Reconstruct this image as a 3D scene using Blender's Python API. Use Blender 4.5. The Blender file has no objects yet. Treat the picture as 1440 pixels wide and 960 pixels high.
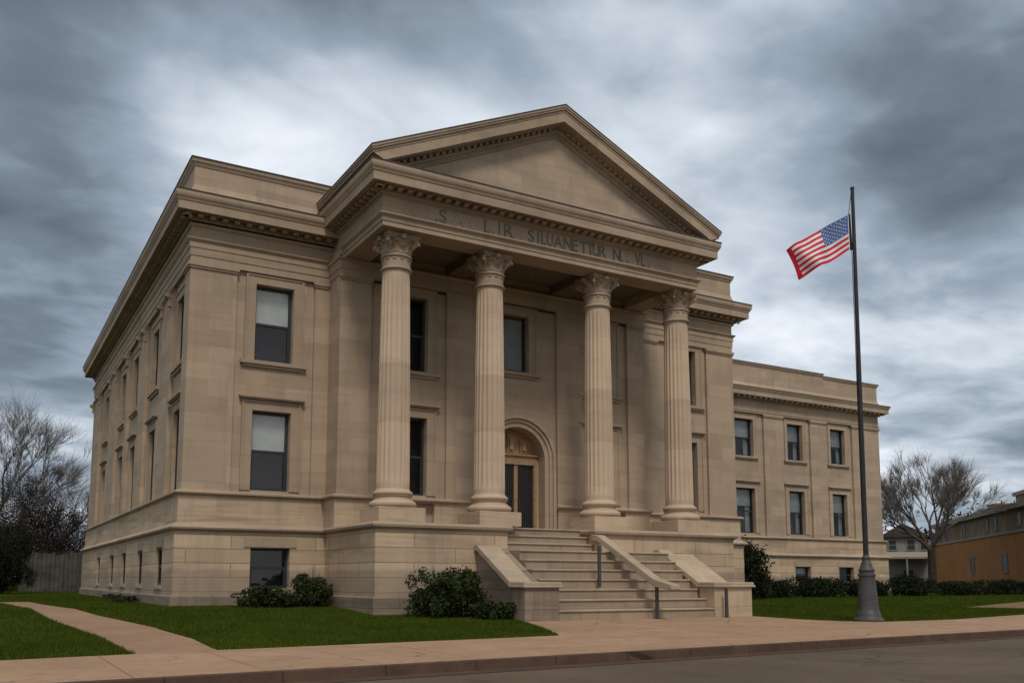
import bpy, bmesh, math, random
import numpy as np
from mathutils import Vector, Matrix
random.seed(7); rng = np.random.default_rng(7)
R = math.radians
scene = bpy.context.scene
COL = scene.collection

# ------------------------------------------------------------------ camera
cam_d = bpy.data.cameras.new('camera'); cam = bpy.data.objects.new('camera', cam_d); COL.objects.link(cam)
YAW, PITCH, ROLL = R(29.561), R(6.737), R(0.138)
fw = Vector((math.sin(YAW)*math.cos(PITCH), math.cos(YAW)*math.cos(PITCH), math.sin(PITCH)))
rt0 = Vector((math.cos(YAW), -math.sin(YAW), 0)); up0 = rt0.cross(fw)
rt = rt0*math.cos(ROLL) + up0*math.sin(ROLL); up = up0*math.cos(ROLL) - rt0*math.sin(ROLL)
m = Matrix((rt, up, -fw)).transposed().to_4x4(); m.translation = Vector((-6.114, -32.758, 0.943))
cam.matrix_world = m
cam_d.sensor_fit = 'HORIZONTAL'; cam_d.sensor_width = 36
cam_d.lens = 1273.19/1440*36
cam_d.shift_x = (720-690.875)/1440; cam_d.shift_y = (664.405-480)/1440
cam_d.clip_start = 0.1; cam_d.clip_end = 5000
scene.camera = cam
scene.view_settings.view_transform = 'Standard'; scene.view_settings.look = 'None'
scene.view_settings.exposure = 0.36; scene.view_settings.gamma = 1.0

# ------------------------------------------------------------------ sun
SUN_EL, SUN_AZ = R(54), R(197)      # azimuth clockwise from +Y
sd = bpy.data.lights.new('sun', 'SUN'); sd.energy = 1.5; sd.angle = R(13); sd.color = (1, .93, .81)
sun = bpy.data.objects.new('sun', sd); COL.objects.link(sun)
sv = Vector((math.sin(SUN_AZ)*math.cos(SUN_EL), math.cos(SUN_AZ)*math.cos(SUN_EL), math.sin(SUN_EL)))
sun.rotation_euler = sv.to_track_quat('Z', 'Y').to_euler()

# ------------------------------------------------------------------ node helpers
class NT:
    def __init__(s, tree):
        s.t = tree; s.n = tree.nodes; s.l = tree.links
    def add(s, typ, **kw):
        nd = s.n.new(typ)
        for k, v in kw.items(): setattr(nd, k, v)
        return nd
    def put(s, sock, v):
        if hasattr(v, 'is_output'): s.l.new(v, sock)
        elif v is not None: sock.default_value = v
    def math(s, op, a, b=None, c=None, clamp=False):
        nd = s.add('ShaderNodeMath', operation=op, use_clamp=clamp)
        for i, v in enumerate((a, b, c)): s.put(nd.inputs[i], v)
        return nd.outputs[0]
    def vmath(s, op, a, b=None, out=0):
        nd = s.add('ShaderNodeVectorMath', operation=op); s.put(nd.inputs[0], a)
        if b is not None: s.put(nd.inputs[1], b)
        return nd.outputs[out]
    def noise(s, vec, scale, detail=4, rough=.55, dist=0.0):
        nd = s.add('ShaderNodeTexNoise'); s.put(nd.inputs['Vector'], vec)
        nd.inputs['Scale'].default_value = scale; nd.inputs['Detail'].default_value = detail
        nd.inputs['Roughness'].default_value = rough; nd.inputs['Distortion'].default_value = dist
        return nd.outputs['Fac']
    def ramp(s, fac, stops, interp='LINEAR'):
        nd = s.add('ShaderNodeValToRGB'); nd.color_ramp.interpolation = interp
        e = nd.color_ramp.elements
        while len(e) < len(stops): e.new(.5)
        for i, (p, c) in enumerate(stops):
            e[i].position = p; e[i].color = (c[0], c[1], c[2], 1) if hasattr(c, '__len__') else (c, c, c, 1)
        s.put(nd.inputs[0], fac); return nd.outputs[0]
    def mix(s, fac, a, b, blend='MIX'):
        nd = s.add('ShaderNodeMix', data_type='RGBA', blend_type=blend)
        s.put(nd.inputs[0], fac)
        for i, v in ((6, a), (7, b)):
            s.put(nd.inputs[i], (v[0], v[1], v[2], 1) if isinstance(v, tuple) else v)
        return nd.outputs[2]
    def maprange(s, v, a, b, c, d):
        nd = s.add('ShaderNodeMapRange'); nd.interpolation_type = 'SMOOTHSTEP'
        for i, x in enumerate((v, a, b, c, d)): s.put(nd.inputs[i], x)
        return nd.outputs[0]

# ------------------------------------------------------------------ world: overcast sky with torn cloud decks
world = bpy.data.worlds.new('World'); scene.world = world; world.use_nodes = True
W = NT(world.node_tree); W.n.clear()
tc = W.add('ShaderNodeTexCoord'); D = W.vmath('NORMALIZE', tc.outputs['Generated'])
sep = W.add('ShaderNodeSeparateXYZ'); W.l.new(D, sep.inputs[0])
zz = W.math('MAXIMUM', sep.outputs[2], 0.0)
den = W.math('ADD', zz, 0.16)
cmb = W.add('ShaderNodeCombineXYZ')
W.l.new(W.math('DIVIDE', sep.outputs[0], den), cmb.inputs[0]); W.l.new(W.math('DIVIDE', sep.outputs[1], den), cmb.inputs[1])
mp = W.add('ShaderNodeMapping'); W.l.new(cmb.outputs[0], mp.inputs[0])
mp.inputs['Rotation'].default_value = (0, 0, R(-38)); mp.inputs['Scale'].default_value = (0.84, 1.06, 1)
P = mp.outputs[0]
wn = W.add('ShaderNodeTexNoise'); W.l.new(P, wn.inputs['Vector']); wn.inputs['Scale'].default_value = 2.2; wn.inputs['Detail'].default_value = 3
Pw = W.vmath('ADD', P, W.vmath('SCALE', W.vmath('SUBTRACT', wn.outputs['Color'], (.5, .5, .5)), None)); 
sc_ = [n for n in W.n if n.bl_idname == 'ShaderNodeVectorMath' and n.operation == 'SCALE'][-1]; sc_.inputs['Scale'].default_value = .34
n1 = W.noise(Pw, 1.55, 4, .45, .1)
n2 = W.noise(Pw, 3.9, 4, .5, .1)
n3 = W.noise(P, 9.0, 5, .6, .3)
cl = W.math('ADD', W.math('MULTIPLY', W.math('SUBTRACT', n1, .5), 1.2), W.math('MULTIPLY', W.math('SUBTRACT', n2, .5), .58))
cl = W.math('ADD', cl, W.math('MULTIPLY', W.math('SUBTRACT', n3, .5), .16))
cl = W.math('ADD', cl, .56)
# broad banks of cloud: (direction, weight, sharpness)
def pix(u, v):
    return (fw*1273.19 + rt*(u-690.875) + up*(664.405-v)).normalized()
BANKS = [
    ((40, 60), -.22, 50), ((60, 190), -.10, 120), ((330, -20), -.14, 60), ((640, -40), -.10, 90), ((1400, 90), -.15, 60), ((1180, 0), -.14, 80), ((1300, 190), -.07, 140), ((860, -20), -.10, 90),
    ((30, 320), -.20, 260), ((40, 470), -.08, 200), ((60, 570), -.08, 200), ((1410, 300), -.08, 110), ((1330, 340), -.06, 200), ((1420, 660), -.10, 90), ((1190, 190), -.06, 160),
    ((720, 120), .18, 60), ((450, 190), .14, 90), ((950, 150), .17, 90), ((250, 115), .15, 300), ((150, 300), .13, 160), ((1100, 400), .07, 140), ((1060, 250), .10, 160),
    ((1330, 400), .12, 260), ((1290, 590), .14, 160), ((1010, 60), .10, 220), ((90, 400), .10, 400), ((60, 530), .06, 400), ((300, 200), .10, 200), ((1150, 480), .05, 200),
]
for (uv, wgt, k) in BANKS:
    d = pix(*uv)
    dp = W.vmath('DOT_PRODUCT', D, (d.x, d.y, d.z), out=1)
    g = W.math('EXPONENT', W.math('MULTIPLY', W.math('SUBTRACT', dp, 1.0), float(k)))
    cl = W.math('ADD', cl, W.math('MULTIPLY', g, wgt))
# the deck behind the photographer is thin and bright, and overhead it is brighter than near the horizon
front = W.vmath('DOT_PRODUCT', D, (math.sin(YAW), math.cos(YAW), 0), out=1)
thin = W.maprange(front, -.05, -.6, 0.0, 1.0)
over = W.maprange(sep.outputs[2], .72, .95, 0.0, 1.0)
cloud = W.ramp(cl, [(.04, (.075, .092, .112)), (.30, (.150, .184, .225)), (.50, (.28, .333, .40)), (.70, (.53, .585, .65)), (.90, (.76, .80, .86))])
cloud2 = W.mix(W.math('MAXIMUM', thin, over), cloud, W.mix(n1, (.28, .29, .31), (.80, .80, .80)))
sky = W.add('ShaderNodeTexSky', sky_type='NISHITA'); sky.sun_disc = False
sky.sun_elevation = SUN_EL; sky.sun_rotation = SUN_AZ
bg1 = W.add('ShaderNodeBackground'); W.l.new(sky.outputs[0], bg1.inputs[0]); bg1.inputs[1].default_value = 0.06
bg2 = W.add('ShaderNodeBackground'); W.l.new(cloud2, bg2.inputs[0]); bg2.inputs[1].default_value = .98
mx = W.add('ShaderNodeMixShader'); mx.inputs[0].default_value = 0.93
W.l.new(bg1.outputs[0], mx.inputs[1]); W.l.new(bg2.outputs[0], mx.inputs[2])
wo = W.add('ShaderNodeOutputWorld'); W.l.new(mx.outputs[0], wo.inputs[0])

# ------------------------------------------------------------------ materials
def new_mat(name):
    mt = bpy.data.materials.new(name); mt.use_nodes = True
    T = NT(mt.node_tree); b = T.n['Principled BSDF']; return mt, T, b
def simple(name, col, rough=.7, metal=0, var=.12, scale=6, spec=.3):
    mt, T, b = new_mat(name); tcn = T.add('ShaderNodeTexCoord')
    n = T.noise(tcn.outputs['Object'], scale, 5)
    lo = tuple(c*(1-var*1.6) for c in col); hi = tuple(min(1, c*(1+var*1.6)) for c in col)
    T.put(b.inputs['Base Color'], T.ramp(n, [(.3, lo), (.7, hi)]))
    b.inputs['Roughness'].default_value = rough; b.inputs['Metallic'].default_value = metal
    b.inputs['Specular IOR Level'].default_value = spec
    return mt
def stone(name, col, bw, bh, joint=.012, jdark=.75, stain=.35, vary=.10, groove=.35, drip=.25, splash=None):
    """ashlar limestone: courses as faint joints, block-to-block tone, rain streaks and soot"""
    mt, T, b = new_mat(name); geo = T.add('ShaderNodeNewGeometry')
    s = T.add('ShaderNodeSeparateXYZ'); T.l.new(geo.outputs['Position'], s.inputs[0])
    c = T.add('ShaderNodeCombineXYZ'); T.l.new(T.math('ADD', s.outputs[0], s.outputs[1]), c.inputs[0]); T.l.new(s.outputs[2], c.inputs[1])
    br = T.add('ShaderNodeTexBrick'); T.l.new(c.outputs[0], br.inputs['Vector'])
    br.inputs['Color1'].default_value = (.87, .86, .855, 1); br.inputs['Color2'].default_value = (1.08, 1.08, 1.075, 1)
    br.inputs['Mortar'].default_value = (jdark, jdark, jdark, 1); br.inputs['Scale'].default_value = 1
    br.inputs['Mortar Size'].default_value = joint; br.inputs['Mortar Smooth'].default_value = .6
    br.inputs['Brick Width'].default_value = bw; br.inputs['Row Height'].default_value = bh; br.inputs['Bias'].default_value = 0
    big = T.noise(geo.outputs['Position'], .45, 6, .6, .5)
    st = T.add('ShaderNodeMapping'); T.l.new(geo.outputs['Position'], st.inputs[0]); st.inputs['Scale'].default_value = (1.6, 1.6, .16)
    streak = T.noise(st.outputs[0], 1.5, 6, .65, .2)
    hz = T.add('ShaderNodeMapping'); T.l.new(geo.outputs['Position'], hz.inputs[0]); hz.inputs['Scale'].default_value = (.22, .22, 2.6)
    bed = T.noise(hz.outputs[0], 1.1, 5, .6, .4)
    fine = T.noise(geo.outputs['Position'], 9, 5, .7)
    base = T.mix(1.0, tuple(col), br.outputs['Color'], 'MULTIPLY')
    warm = T.mix(T.ramp(big, [(.35, 0), (.7, 1)]), tuple(x*(1-vary) for x in col), tuple(x*(1+vary) for x in (col[0]*1.02, col[1], col[2]*.94)))
    base = T.mix(.5, base, T.mix(1.0, warm, br.outputs['Color'], 'MULTIPLY'))
    soot = tuple(x*.45 for x in (col[0]*.95, col[1]*.96, col[2]))
    base = T.mix(T.math('MULTIPLY', T.ramp(streak, [(.50, 0), (.72, 1)]), drip), base, soot)
    base = T.mix(T.math('MULTIPLY', T.ramp(bed, [(.50, 0), (.68, 1)]), stain), base, soot)
    base = T.mix(T.math('MULTIPLY', T.ramp(fine, [(.3, 0), (.75, 1)]), .10), base, soot)
    if splash:
        zz_ = T.math('ADD', s.outputs[2], T.math('MULTIPLY', T.math('SUBTRACT', big, .5), .25))
        base = T.mix(T.math('MULTIPLY', T.ramp(T.math('MULTIPLY', zz_, 1/3), [((splash-.06)/3, 1), ((splash+.06)/3, 0)]), T.math('ADD', T.math('MULTIPLY', streak, .5), .32)), base, tuple(x*f for x, f in zip(col, (.50, .52, .58))))
    T.put(b.inputs['Base Color'], base)
    b.inputs['Roughness'].default_value = .88; b.inputs['Specular IOR Level'].default_value = .2
    h = T.math('ADD', T.math('MULTIPLY', br.outputs['Fac'], -groove), T.math('MULTIPLY', fine, .25))
    bp = T.add('ShaderNodeBump'); bp.inputs['Strength'].default_value = .35; bp.inputs['Distance'].default_value = .03
    T.l.new(h, bp.inputs['Height']); T.l.new(bp.outputs[0], b.inputs['Normal'])
    return mt
SC = (.392, .304, .228)
M = {}
M['stone'] = stone('limestone_ashlar', SC, 1.5, .62, joint=.007, jdark=.85, stain=.22, vary=.14, drip=.28)
M['trim'] = stone('limestone_trim', SC, 2.4, 40, joint=.006, jdark=.8, stain=.32, vary=.15, drip=.34)
M['column'] = stone('limestone_column', tuple(min(.62, c*1.28) for c in SC), 30, 2.1, joint=.006, jdark=.9, stain=.14, drip=.26)
M['base'] = stone('limestone_rusticated', (.485, .370, .262), 3.1, .50, joint=.022, jdark=.52, stain=.62, vary=.24, groove=1.0, drip=.42, splash=1.27)
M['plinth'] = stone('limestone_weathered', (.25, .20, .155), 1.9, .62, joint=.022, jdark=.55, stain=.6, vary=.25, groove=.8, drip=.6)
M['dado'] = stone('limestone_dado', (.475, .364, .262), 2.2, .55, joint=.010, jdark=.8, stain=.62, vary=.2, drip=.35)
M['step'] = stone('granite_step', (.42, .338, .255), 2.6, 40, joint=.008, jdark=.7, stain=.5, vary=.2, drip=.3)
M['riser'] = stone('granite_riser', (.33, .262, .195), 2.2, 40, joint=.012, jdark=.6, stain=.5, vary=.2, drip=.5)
M['capping'] = simple('lead_capping', (.06, .05, .045), .8)
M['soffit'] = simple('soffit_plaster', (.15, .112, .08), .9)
M['frame'] = simple('dark_window_frame', (.022, .027, .032), .45, spec=.4)
M['dark'] = simple('dark_interior', (.03, .031, .034), .9)
M['blind'] = simple('roller_blind', (.80, .82, .80), .8, var=.05, scale=2)
M['blind_grey'] = simple('grey_blind', (.36, .38, .385), .85, var=.12, scale=2)
M['tan'] = simple('tan_door_paint', (.30, .19, .105), .5)
M['door'] = simple('dark_bronze_door', (.018, .018, .019), .4, spec=.5)
def letter_mat():
    mt, T, b = new_mat('weathered_lead_letter'); geo = T.add('ShaderNodeNewGeometry'); n = T.noise(geo.outputs['Position'], 5, 5, .7)
    T.put(b.inputs['Base Color'], T.ramp(n, [(.38, (.10, .092, .09)), (.56, (.15, .135, .122)), (.66, (.27, .215, .16))])); b.inputs['Roughness'].default_value = .8; return mt
M['letter'] = letter_mat()
M['ghost'] = simple('letter_ghost', (.33, .265, .2), .9, var=.2)
M['iron'] = simple('grey_painted_iron', (.05, .05, .052), .55, spec=.4)
M['pole'] = simple('dark_pole_paint', (.014, .014, .016), .5, spec=.4)
M['rope'] = simple('halyard_rope', (.02, .02, .02), .9)
M['white'] = simple('flag_white', (.62, .62, .66), .8, var=.04); M['red'] = simple('flag_red', (.50, .012, .03), .8, var=.05)
M['blue'] = simple('flag_blue', (.07, .125, .32), .8, var=.05)
def glass():
    mt, T, b = new_mat('window_glass'); T.n.remove(b)
    lw = T.add('ShaderNodeLayerWeight'); lw.inputs[0].default_value = .22
    geo = T.add('ShaderNodeNewGeometry'); n = T.noise(geo.outputs['Position'], .9, 2)
    bp = T.add('ShaderNodeBump'); bp.inputs['Strength'].default_value = .06; bp.inputs['Distance'].default_value = .1; T.l.new(n, bp.inputs['Height'])
    tr = T.add('ShaderNodeBsdfTransparent'); tr.inputs[0].default_value = (.80, .82, .83, 1)
    gl = T.add('ShaderNodeBsdfGlossy'); gl.inputs[1].default_value = .03; T.l.new(bp.outputs[0], gl.inputs['Normal'])
    mxs = T.add('ShaderNodeMixShader'); T.l.new(T.math('ADD', T.math('MULTIPLY', lw.outputs['Fresnel'], .55), .05), mxs.inputs[0])
    T.l.new(tr.outputs[0], mxs.inputs[1]); T.l.new(gl.outputs[0], mxs.inputs[2])
    T.l.new(mxs.outputs[0], T.n['Material Output'].inputs[0]); return mt
M['glass'] = glass()
def ground_mat(name, c1, c2, scale, fine, rough=.9, joints=None, bump=.3, dark=(.5, .5), cracks=0):
    mt, T, b = new_mat(name); geo = T.add('ShaderNodeNewGeometry')
    n = T.noise(geo.outputs['Position'], scale, 6, .6, .4); f = T.noise(geo.outputs['Position'], fine, 4, .7)
    col = T.mix(T.ramp(n, [(.32, 0), (.68, 1)]), c1, c2)
    col = T.mix(T.math('MULTIPLY', T.ramp(f, [(.35, 0), (.8, 1)]), dark[0]), col, tuple(x*dark[1] for x in c1))
    if joints:
        br = T.add('ShaderNodeTexBrick'); T.l.new(geo.outputs['Position'], br.inputs['Vector']); br.offset = 0
        br.inputs['Color1'].default_value = (.97, .97, .97, 1); br.inputs['Color2'].default_value = (1.03, 1.03, 1.03, 1)
        br.inputs['Mortar'].default_value = (.55, .53, .5, 1); br.inputs['Mortar Size'].default_value = .016; br.inputs['Scale'].default_value = 1
        br.inputs['Brick Width'].default_value = joints[0]; br.inputs['Row Height'].default_value = joints[1]; br.inputs['Mortar Smooth'].default_value = .3
        col = T.mix(1.0, col, br.outputs['Color'], 'MULTIPLY')
    if cracks:
        wv = T.add('ShaderNodeTexNoise'); T.l.new(geo.outputs['Position'], wv.inputs['Vector']); wv.inputs['Scale'].default_value = 1.3; wv.inputs['Detail'].default_value = 5
        vo = T.add('ShaderNodeTexVoronoi', feature='DISTANCE_TO_EDGE'); T.l.new(T.vmath('ADD', geo.outputs['Position'], wv.outputs['Color']), vo.inputs['Vector']); vo.inputs['Scale'].default_value = cracks
        msk = T.math('MULTIPLY', T.ramp(vo.outputs['Distance'], [(0, 1), (.012, 0)]), T.ramp(T.noise(geo.outputs['Position'], .35, 2), [(.48, 0), (.58, .75)]))
        col = T.mix(msk, col, tuple(x*.35 for x in c1))
        blot = T.ramp(T.noise(geo.outputs['Position'], 1.1, 5, .65, 1.2), [(.56, 0), (.68, .4)])
        col = T.mix(blot, col, tuple(x*.6 for x in c1))
    T.put(b.inputs['Base Color'], col); b.inputs['Roughness'].default_value = rough; b.inputs['Specular IOR Level'].default_value = .15
    bp = T.add('ShaderNodeBump'); bp.inputs['Strength'].default_value = bump; bp.inputs['Distance'].default_value = .02
    T.l.new(f, bp.inputs['Height']); T.l.new(bp.outputs[0], b.inputs['Normal'])
    return mt
M['lawn'] = ground_mat('lawn_soil', (.024, .040, .005), (.040, .054, .009), .35, 8)
M['lawn'].node_tree.nodes['Principled BSDF'].inputs['Specular IOR Level'].default_value = 0
M['pave'] = ground_mat('pink_concrete', (.29, .183, .118), (.375, .242, .158), .55, 5, joints=(2.0, 2.35), dark=(.45, .62), cracks=.32)
M['path'] = ground_mat('path_concrete', (.24, .152, .098), (.31, .2, .13), .8, 5, dark=(.45, .6))
M['kerb'] = ground_mat('kerb_brick', (.062, .038, .028), (.10, .060, .043), 1.4, 14, joints=(1.8, 9), dark=(.4, .55))
M['road'] = ground_mat('asphalt', (.085, .062, .043), (.13, .096, .068), .3, 16, dark=(.5, .6), cracks=.22)
M['dirt'] = ground_mat('bare_earth', (.16, .095, .05), (.2, .12, .065), .5, 6)
def leaf_mat(name, c1, c2, scale=1.3, spec=.2):
    mt, T, b = new_mat(name); geo = T.add('ShaderNodeNewGeometry')
    n = T.noise(geo.outputs['Position'], scale, 4); oi = T.add('ShaderNodeObjectInfo')
    col = T.mix(T.ramp(n, [(.3, 0), (.7, 1)]), c1, c2)
    T.put(b.inputs['Base Color'], col); b.inputs['Roughness'].default_value = .8; b.inputs['Specular IOR Level'].default_value = spec
    return mt
M['leaf'] = leaf_mat('dark_shrub_leaf', (.018, .026, .010), (.040, .052, .018), spec=.08)
M['leaf_brown'] = leaf_mat('brown_shrub_leaf', (.036, .026, .021), (.060, .043, .034), .6, spec=0)
M['leaf_black'] = leaf_mat('evergreen_leaf', (.010, .014, .007), (.022, .03, .012), spec=.08)
M['grass'] = leaf_mat('grass_blade', (.036, .058, .006), (.062, .082, .012), .5, spec=0)
M['bark'] = simple('grey_brown_bark', (.085, .066, .052), .95, var=.25, scale=5)
M['twig'] = simple('bare_twig', (.13, .112, .098), .95)
M['stem'] = simple('shrub_stem', (.05, .038, .028), .95)
def brick_mat(name, c1, c2, mo):
    mt, T, b = new_mat(name); tcn = T.add('ShaderNodeTexCoord'); s = T.add('ShaderNodeSeparateXYZ'); T.l.new(tcn.outputs['Object'], s.inputs[0])
    c = T.add('ShaderNodeCombineXYZ'); T.l.new(T.math('ADD', s.outputs[0], s.outputs[1]), c.inputs[0]); T.l.new(s.outputs[2], c.inputs[1])
    br = T.add('ShaderNodeTexBrick'); T.l.new(c.outputs[0], br.inputs['Vector'])
    for k, v in (('Color1', c1), ('Color2', c2), ('Mortar', mo)): br.inputs[k].default_value = (*v, 1)
    br.inputs['Scale'].default_value = 1; br.inputs['Brick Width'].default_value = .24; br.inputs['Row Height'].default_value = .085; br.inputs['Mortar Size'].default_value = .012
    n = T.noise(tcn.outputs['Object'], .5, 6, .65, .6)
    T.put(b.inputs['Base Color'], T.mix(T.math('MULTIPLY', T.ramp(n, [(.4, 0), (.75, 1)]), .5), br.outputs['Color'], tuple(x*.5 for x in c1)))
    b.inputs['Roughness'].default_value = .9; return mt
M['brick'] = brick_mat('orange_brick', (.32, .118, .018), (.38, .148, .025), (.26, .115, .03))
M['tanwall'] = simple('tan_render', (.20, .135, .088), .9, var=.2, scale=.7)
M['siding'] = simple('pale_siding', (.20, .185, .17), .85, var=.1, scale=1)
M['shingle'] = simple('dark_shingle', (.05, .04, .036), .9, var=.25, scale=3)
M['greyroof'] = simple('grey_roof_edge', (.25, .215, .18), .9, var=.2)
M['board'] = simple('grey_fence_board', (.060, .053, .046), .9, var=.3, scale=1.2)

# ------------------------------------------------------------------ mesh helpers
class MB:
    def __init__(s): s.v = []; s.f = []; s.mi = []
    def add(s, vs, fs, mi=0):
        o = len(s.v); s.v += [tuple(p) for p in vs]; s.f += [tuple(i+o for i in f) for f in fs]; s.mi += [mi]*len(fs)
    def box(s, x0, x1, y0, y1, z0, z1, mi=0):
        vs = [(x, y, z) for z in (z0, z1) for y in (y0, y1) for x in (x0, x1)]
        s.add(vs, [(0, 2, 3, 1), (4, 5, 7, 6), (0, 1, 5, 4), (2, 6, 7, 3), (0, 4, 6, 2), (1, 3, 7, 5)], mi)
    def hexa(s, p, mi=0):   # bottom 4 ccw, top 4 ccw
        s.add(p, [(3, 2, 1, 0), (4, 5, 6, 7), (0, 1, 5, 4), (1, 2, 6, 5), (2, 3, 7, 6), (3, 0, 4, 7)], mi)
    def prism(s, poly, y0, y1, mi=0):   # polygon in xz extruded along y
        n = len(poly)
        vs = [(x, y0, z) for x, z in poly] + [(x, y1, z) for x, z in poly]
        s.add(vs, [tuple(range(n)), tuple(range(2*n-1, n-1, -1))] + [(i, (i+1) % n + 0, (i+1) % n + n, i+n)[::-1] for i in range(n)], mi)
    def lathe(s, prof, cx, cy, seg=32, mi=0, cap=True):
        n = len(prof); vs = []
        for r, z in prof:
            for k in range(seg):
                a = 2*math.pi*k/seg; vs.append((cx+r*math.cos(a), cy+r*math.sin(a), z))
        fs = [(i*seg+k, i*seg+(k+1) % seg, (i+1)*seg+(k+1) % seg, (i+1)*seg+k) for i in range(n-1) for k in range(seg)]
        if cap: fs += [tuple(range(seg))[::-1], tuple(range((n-1)*seg, n*seg))]
        s.add(vs, fs, mi)
    def sweep(s, path, prof, closed=False, mi=0, capends=True):
        """profile (offset outward, z) swept along a plan path; outward is to the right of travel"""
        n = len(path); P2 = [Vector(p) for p in path]; offs = []
        for i in range(n):
            d0 = (P2[i]-P2[i-1]).normalized() if (i > 0 or closed) else None
            d1 = (P2[(i+1) % n]-P2[i]).normalized() if (i < n-1 or closed) else None
            if d0 is None: d0 = d1
            if d1 is None: d1 = d0
            n0 = Vector((d0.y, -d0.x)); n1 = Vector((d1.y, -d1.x)); b = n0+n1
            offs.append(b/(1+n0.dot(n1)))
        k = len(prof); vs = []
        for i in range(n):
            for o, z in prof:
                q = P2[i]+offs[i]*o; vs.append((q.x, q.y, z))
        fs = []
        for i in range(n if closed else n-1):
            j = (i+1) % n
            for a in range(k-1): fs.append((i*k+a, j*k+a, j*k+a+1, i*k+a+1))
        if capends and not closed:
            fs += [tuple(range(k))[::-1], tuple((n-1)*k+a for a in range(k))]
        s.add(vs, fs, mi)
    def tube(s, p0, p1, r0, r1, seg=5, mi=0, cap=False):
        p0 = Vector(p0); p1 = Vector(p1); d = (p1-p0)
        if d.length < 1e-6: return
        d.normalize(); a = d.orthogonal().normalized(); b = d.cross(a)
        vs = [p0+(a*math.cos(t)+b*math.sin(t))*r0 for t in (2*math.pi*k/seg for k in range(seg))]
        vs += [p1+(a*math.cos(t)+b*math.sin(t))*r1 for t in (2*math.pi*k/seg for k in range(seg))]
        fs = [(k, (k+1) % seg, (k+1) % seg+seg, k+seg) for k in range(seg)]
        if cap: fs += [tuple(range(seg))[::-1], tuple(range(seg, 2*seg))]
        s.add(vs, fs, mi)
    def build(s, name, mats, parent=None, smooth=False, bevel=0):
        me = bpy.data.meshes.new(name); me.from_pydata(s.v, [], s.f)
        if not isinstance(mats, (list, tuple)): mats = [mats]
        for mt in mats: me.materials.append(mt)
        if len(mats) > 1: me.polygons.foreach_set('material_index', s.mi)
        if smooth:
            me.polygons.foreach_set('use_smooth', [True]*len(me.polygons))
            try: me.set_sharp_from_angle(angle=R(38))
            except Exception: pass
        me.update()
        o = bpy.data.objects.new(name, me); COL.objects.link(o)
        if parent is not None: o.parent = parent
        if bevel:
            bv = o.modifiers.new('bevel', 'BEVEL'); bv.width = bevel; bv.segments = 2; bv.limit_method = 'ANGLE'; bv.angle_limit = R(40)
        return o
def thing(name, label, cat, loc=(0, 0, 0), group=None, rz=0):
    o = bpy.data.objects.new(name, None); COL.objects.link(o); o.location = loc; o.rotation_euler = (0, 0, rz); o.empty_display_size = .3
    tag(o, label, cat, group); return o
def tag(o, label, cat, group=None):
    o['label'] = label; o['category'] = cat
    if group: o['group'] = group
    return o
def struct(o, kind='structure'): o['kind'] = kind; return o
def rebase(child, root):
    """mesh made in world coordinates, kept there under a root that has a location"""
    child.parent = root; child.matrix_parent_inverse = Matrix.Translation(root.location).inverted(); return child

# ------------------------------------------------------------------ ground
def zg(y): return float(np.interp(y, [-13, -8.3, -1], [-.5, -.36, 0]))
def kerb_y(x): return -18.39 + .0705*x
def drape(name, poly, dz, mat):
    bm = bmesh.new(); vs = [bm.verts.new((x, y, 0)) for x, y in poly]; f = bm.faces.new(vs)
    f.normal_update()
    if f.normal.z < 0: f.normal_flip()
    for yb in (-13, -11, -8.3, -6, -3.5, -1):
        bmesh.ops.bisect_plane(bm, geom=bm.verts[:]+bm.edges[:]+bm.faces[:], plane_co=(0, yb, 0), plane_no=(0, 1, 0))
    bmesh.ops.triangulate(bm, faces=bm.faces[:])
    for v in bm.verts: v.co.z = zg(v.co.y)+dz
    me = bpy.data.meshes.new(name); bm.to_mesh(me); bm.free(); me.materials.append(mat)
    o = bpy.data.objects.new(name, me); COL.objects.link(o); return struct(o)
FAR = 900
drape('ground', [(-FAR, kerb_y(-FAR)), (FAR, kerb_y(FAR)), (FAR, FAR+kerb_y(FAR)), (-FAR, FAR)], 0, M['lawn'])
PATH_L = [(-5.3, 9), (-4.9, 4.7), (-4.55, -.5), (-4.19, -4.7), (-3.48, -9.62), (-3.28, -14.6)]
PATH_R = [(-4.1, 9), (-3.84, 4.21), (-3.45, 0), (-2.89, -3.58), (-1.93, -7.5), (-1.62, -10.8), (-1.71, -14.6)]
drape('path', PATH_L + PATH_R[::-1], .006, M['path'])
pv = [(-200, kerb_y(-200)+.16), (200, kerb_y(200)+.16), (200, 6), (60, -6.6), (40, -9.2), (31.58, -10.79), (25.13, -11.94), (21.23, -11.95), (19.95, -11.3), (19.22, -10.26), (18.72, -8.28), (18.6, -6.5), (9.3, -6.5),
      (8.8, -8.6), (8.5, -9.6), (8.15, -10.68), (7.2, -12.88), (-1.71, -13.7), (-3.28, -13.95), (-6, -14.4), (-40, -18.2), (-200, -30.5)]
drape('pavement', pv, .012, M['pave'])
k = MB(); xs = (-260, 260)
vv = []
for x in xs:
    y = kerb_y(x); vv.append([(x, y+.16, -.488), (x, y+.02, -.484), (x, y, -.50), (x, y-.03, -.66), (x, y-.55, -.652)])
k.add(vv[0]+vv[1], [(i, i+1, i+6, i+5)[::-1] for i in range(4)])
struct(k.build('kerb', M['kerb']))
rd = MB(); rd.add([(-FAR, kerb_y(-FAR)-.02, -.66), (FAR, kerb_y(FAR)-.02, -.66), (FAR, kerb_y(FAR)-16, -.66), (-FAR, kerb_y(-FAR)-16, -.66)], [(3, 2, 1, 0)])
struct(rd.build('road', M['road']))
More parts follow.
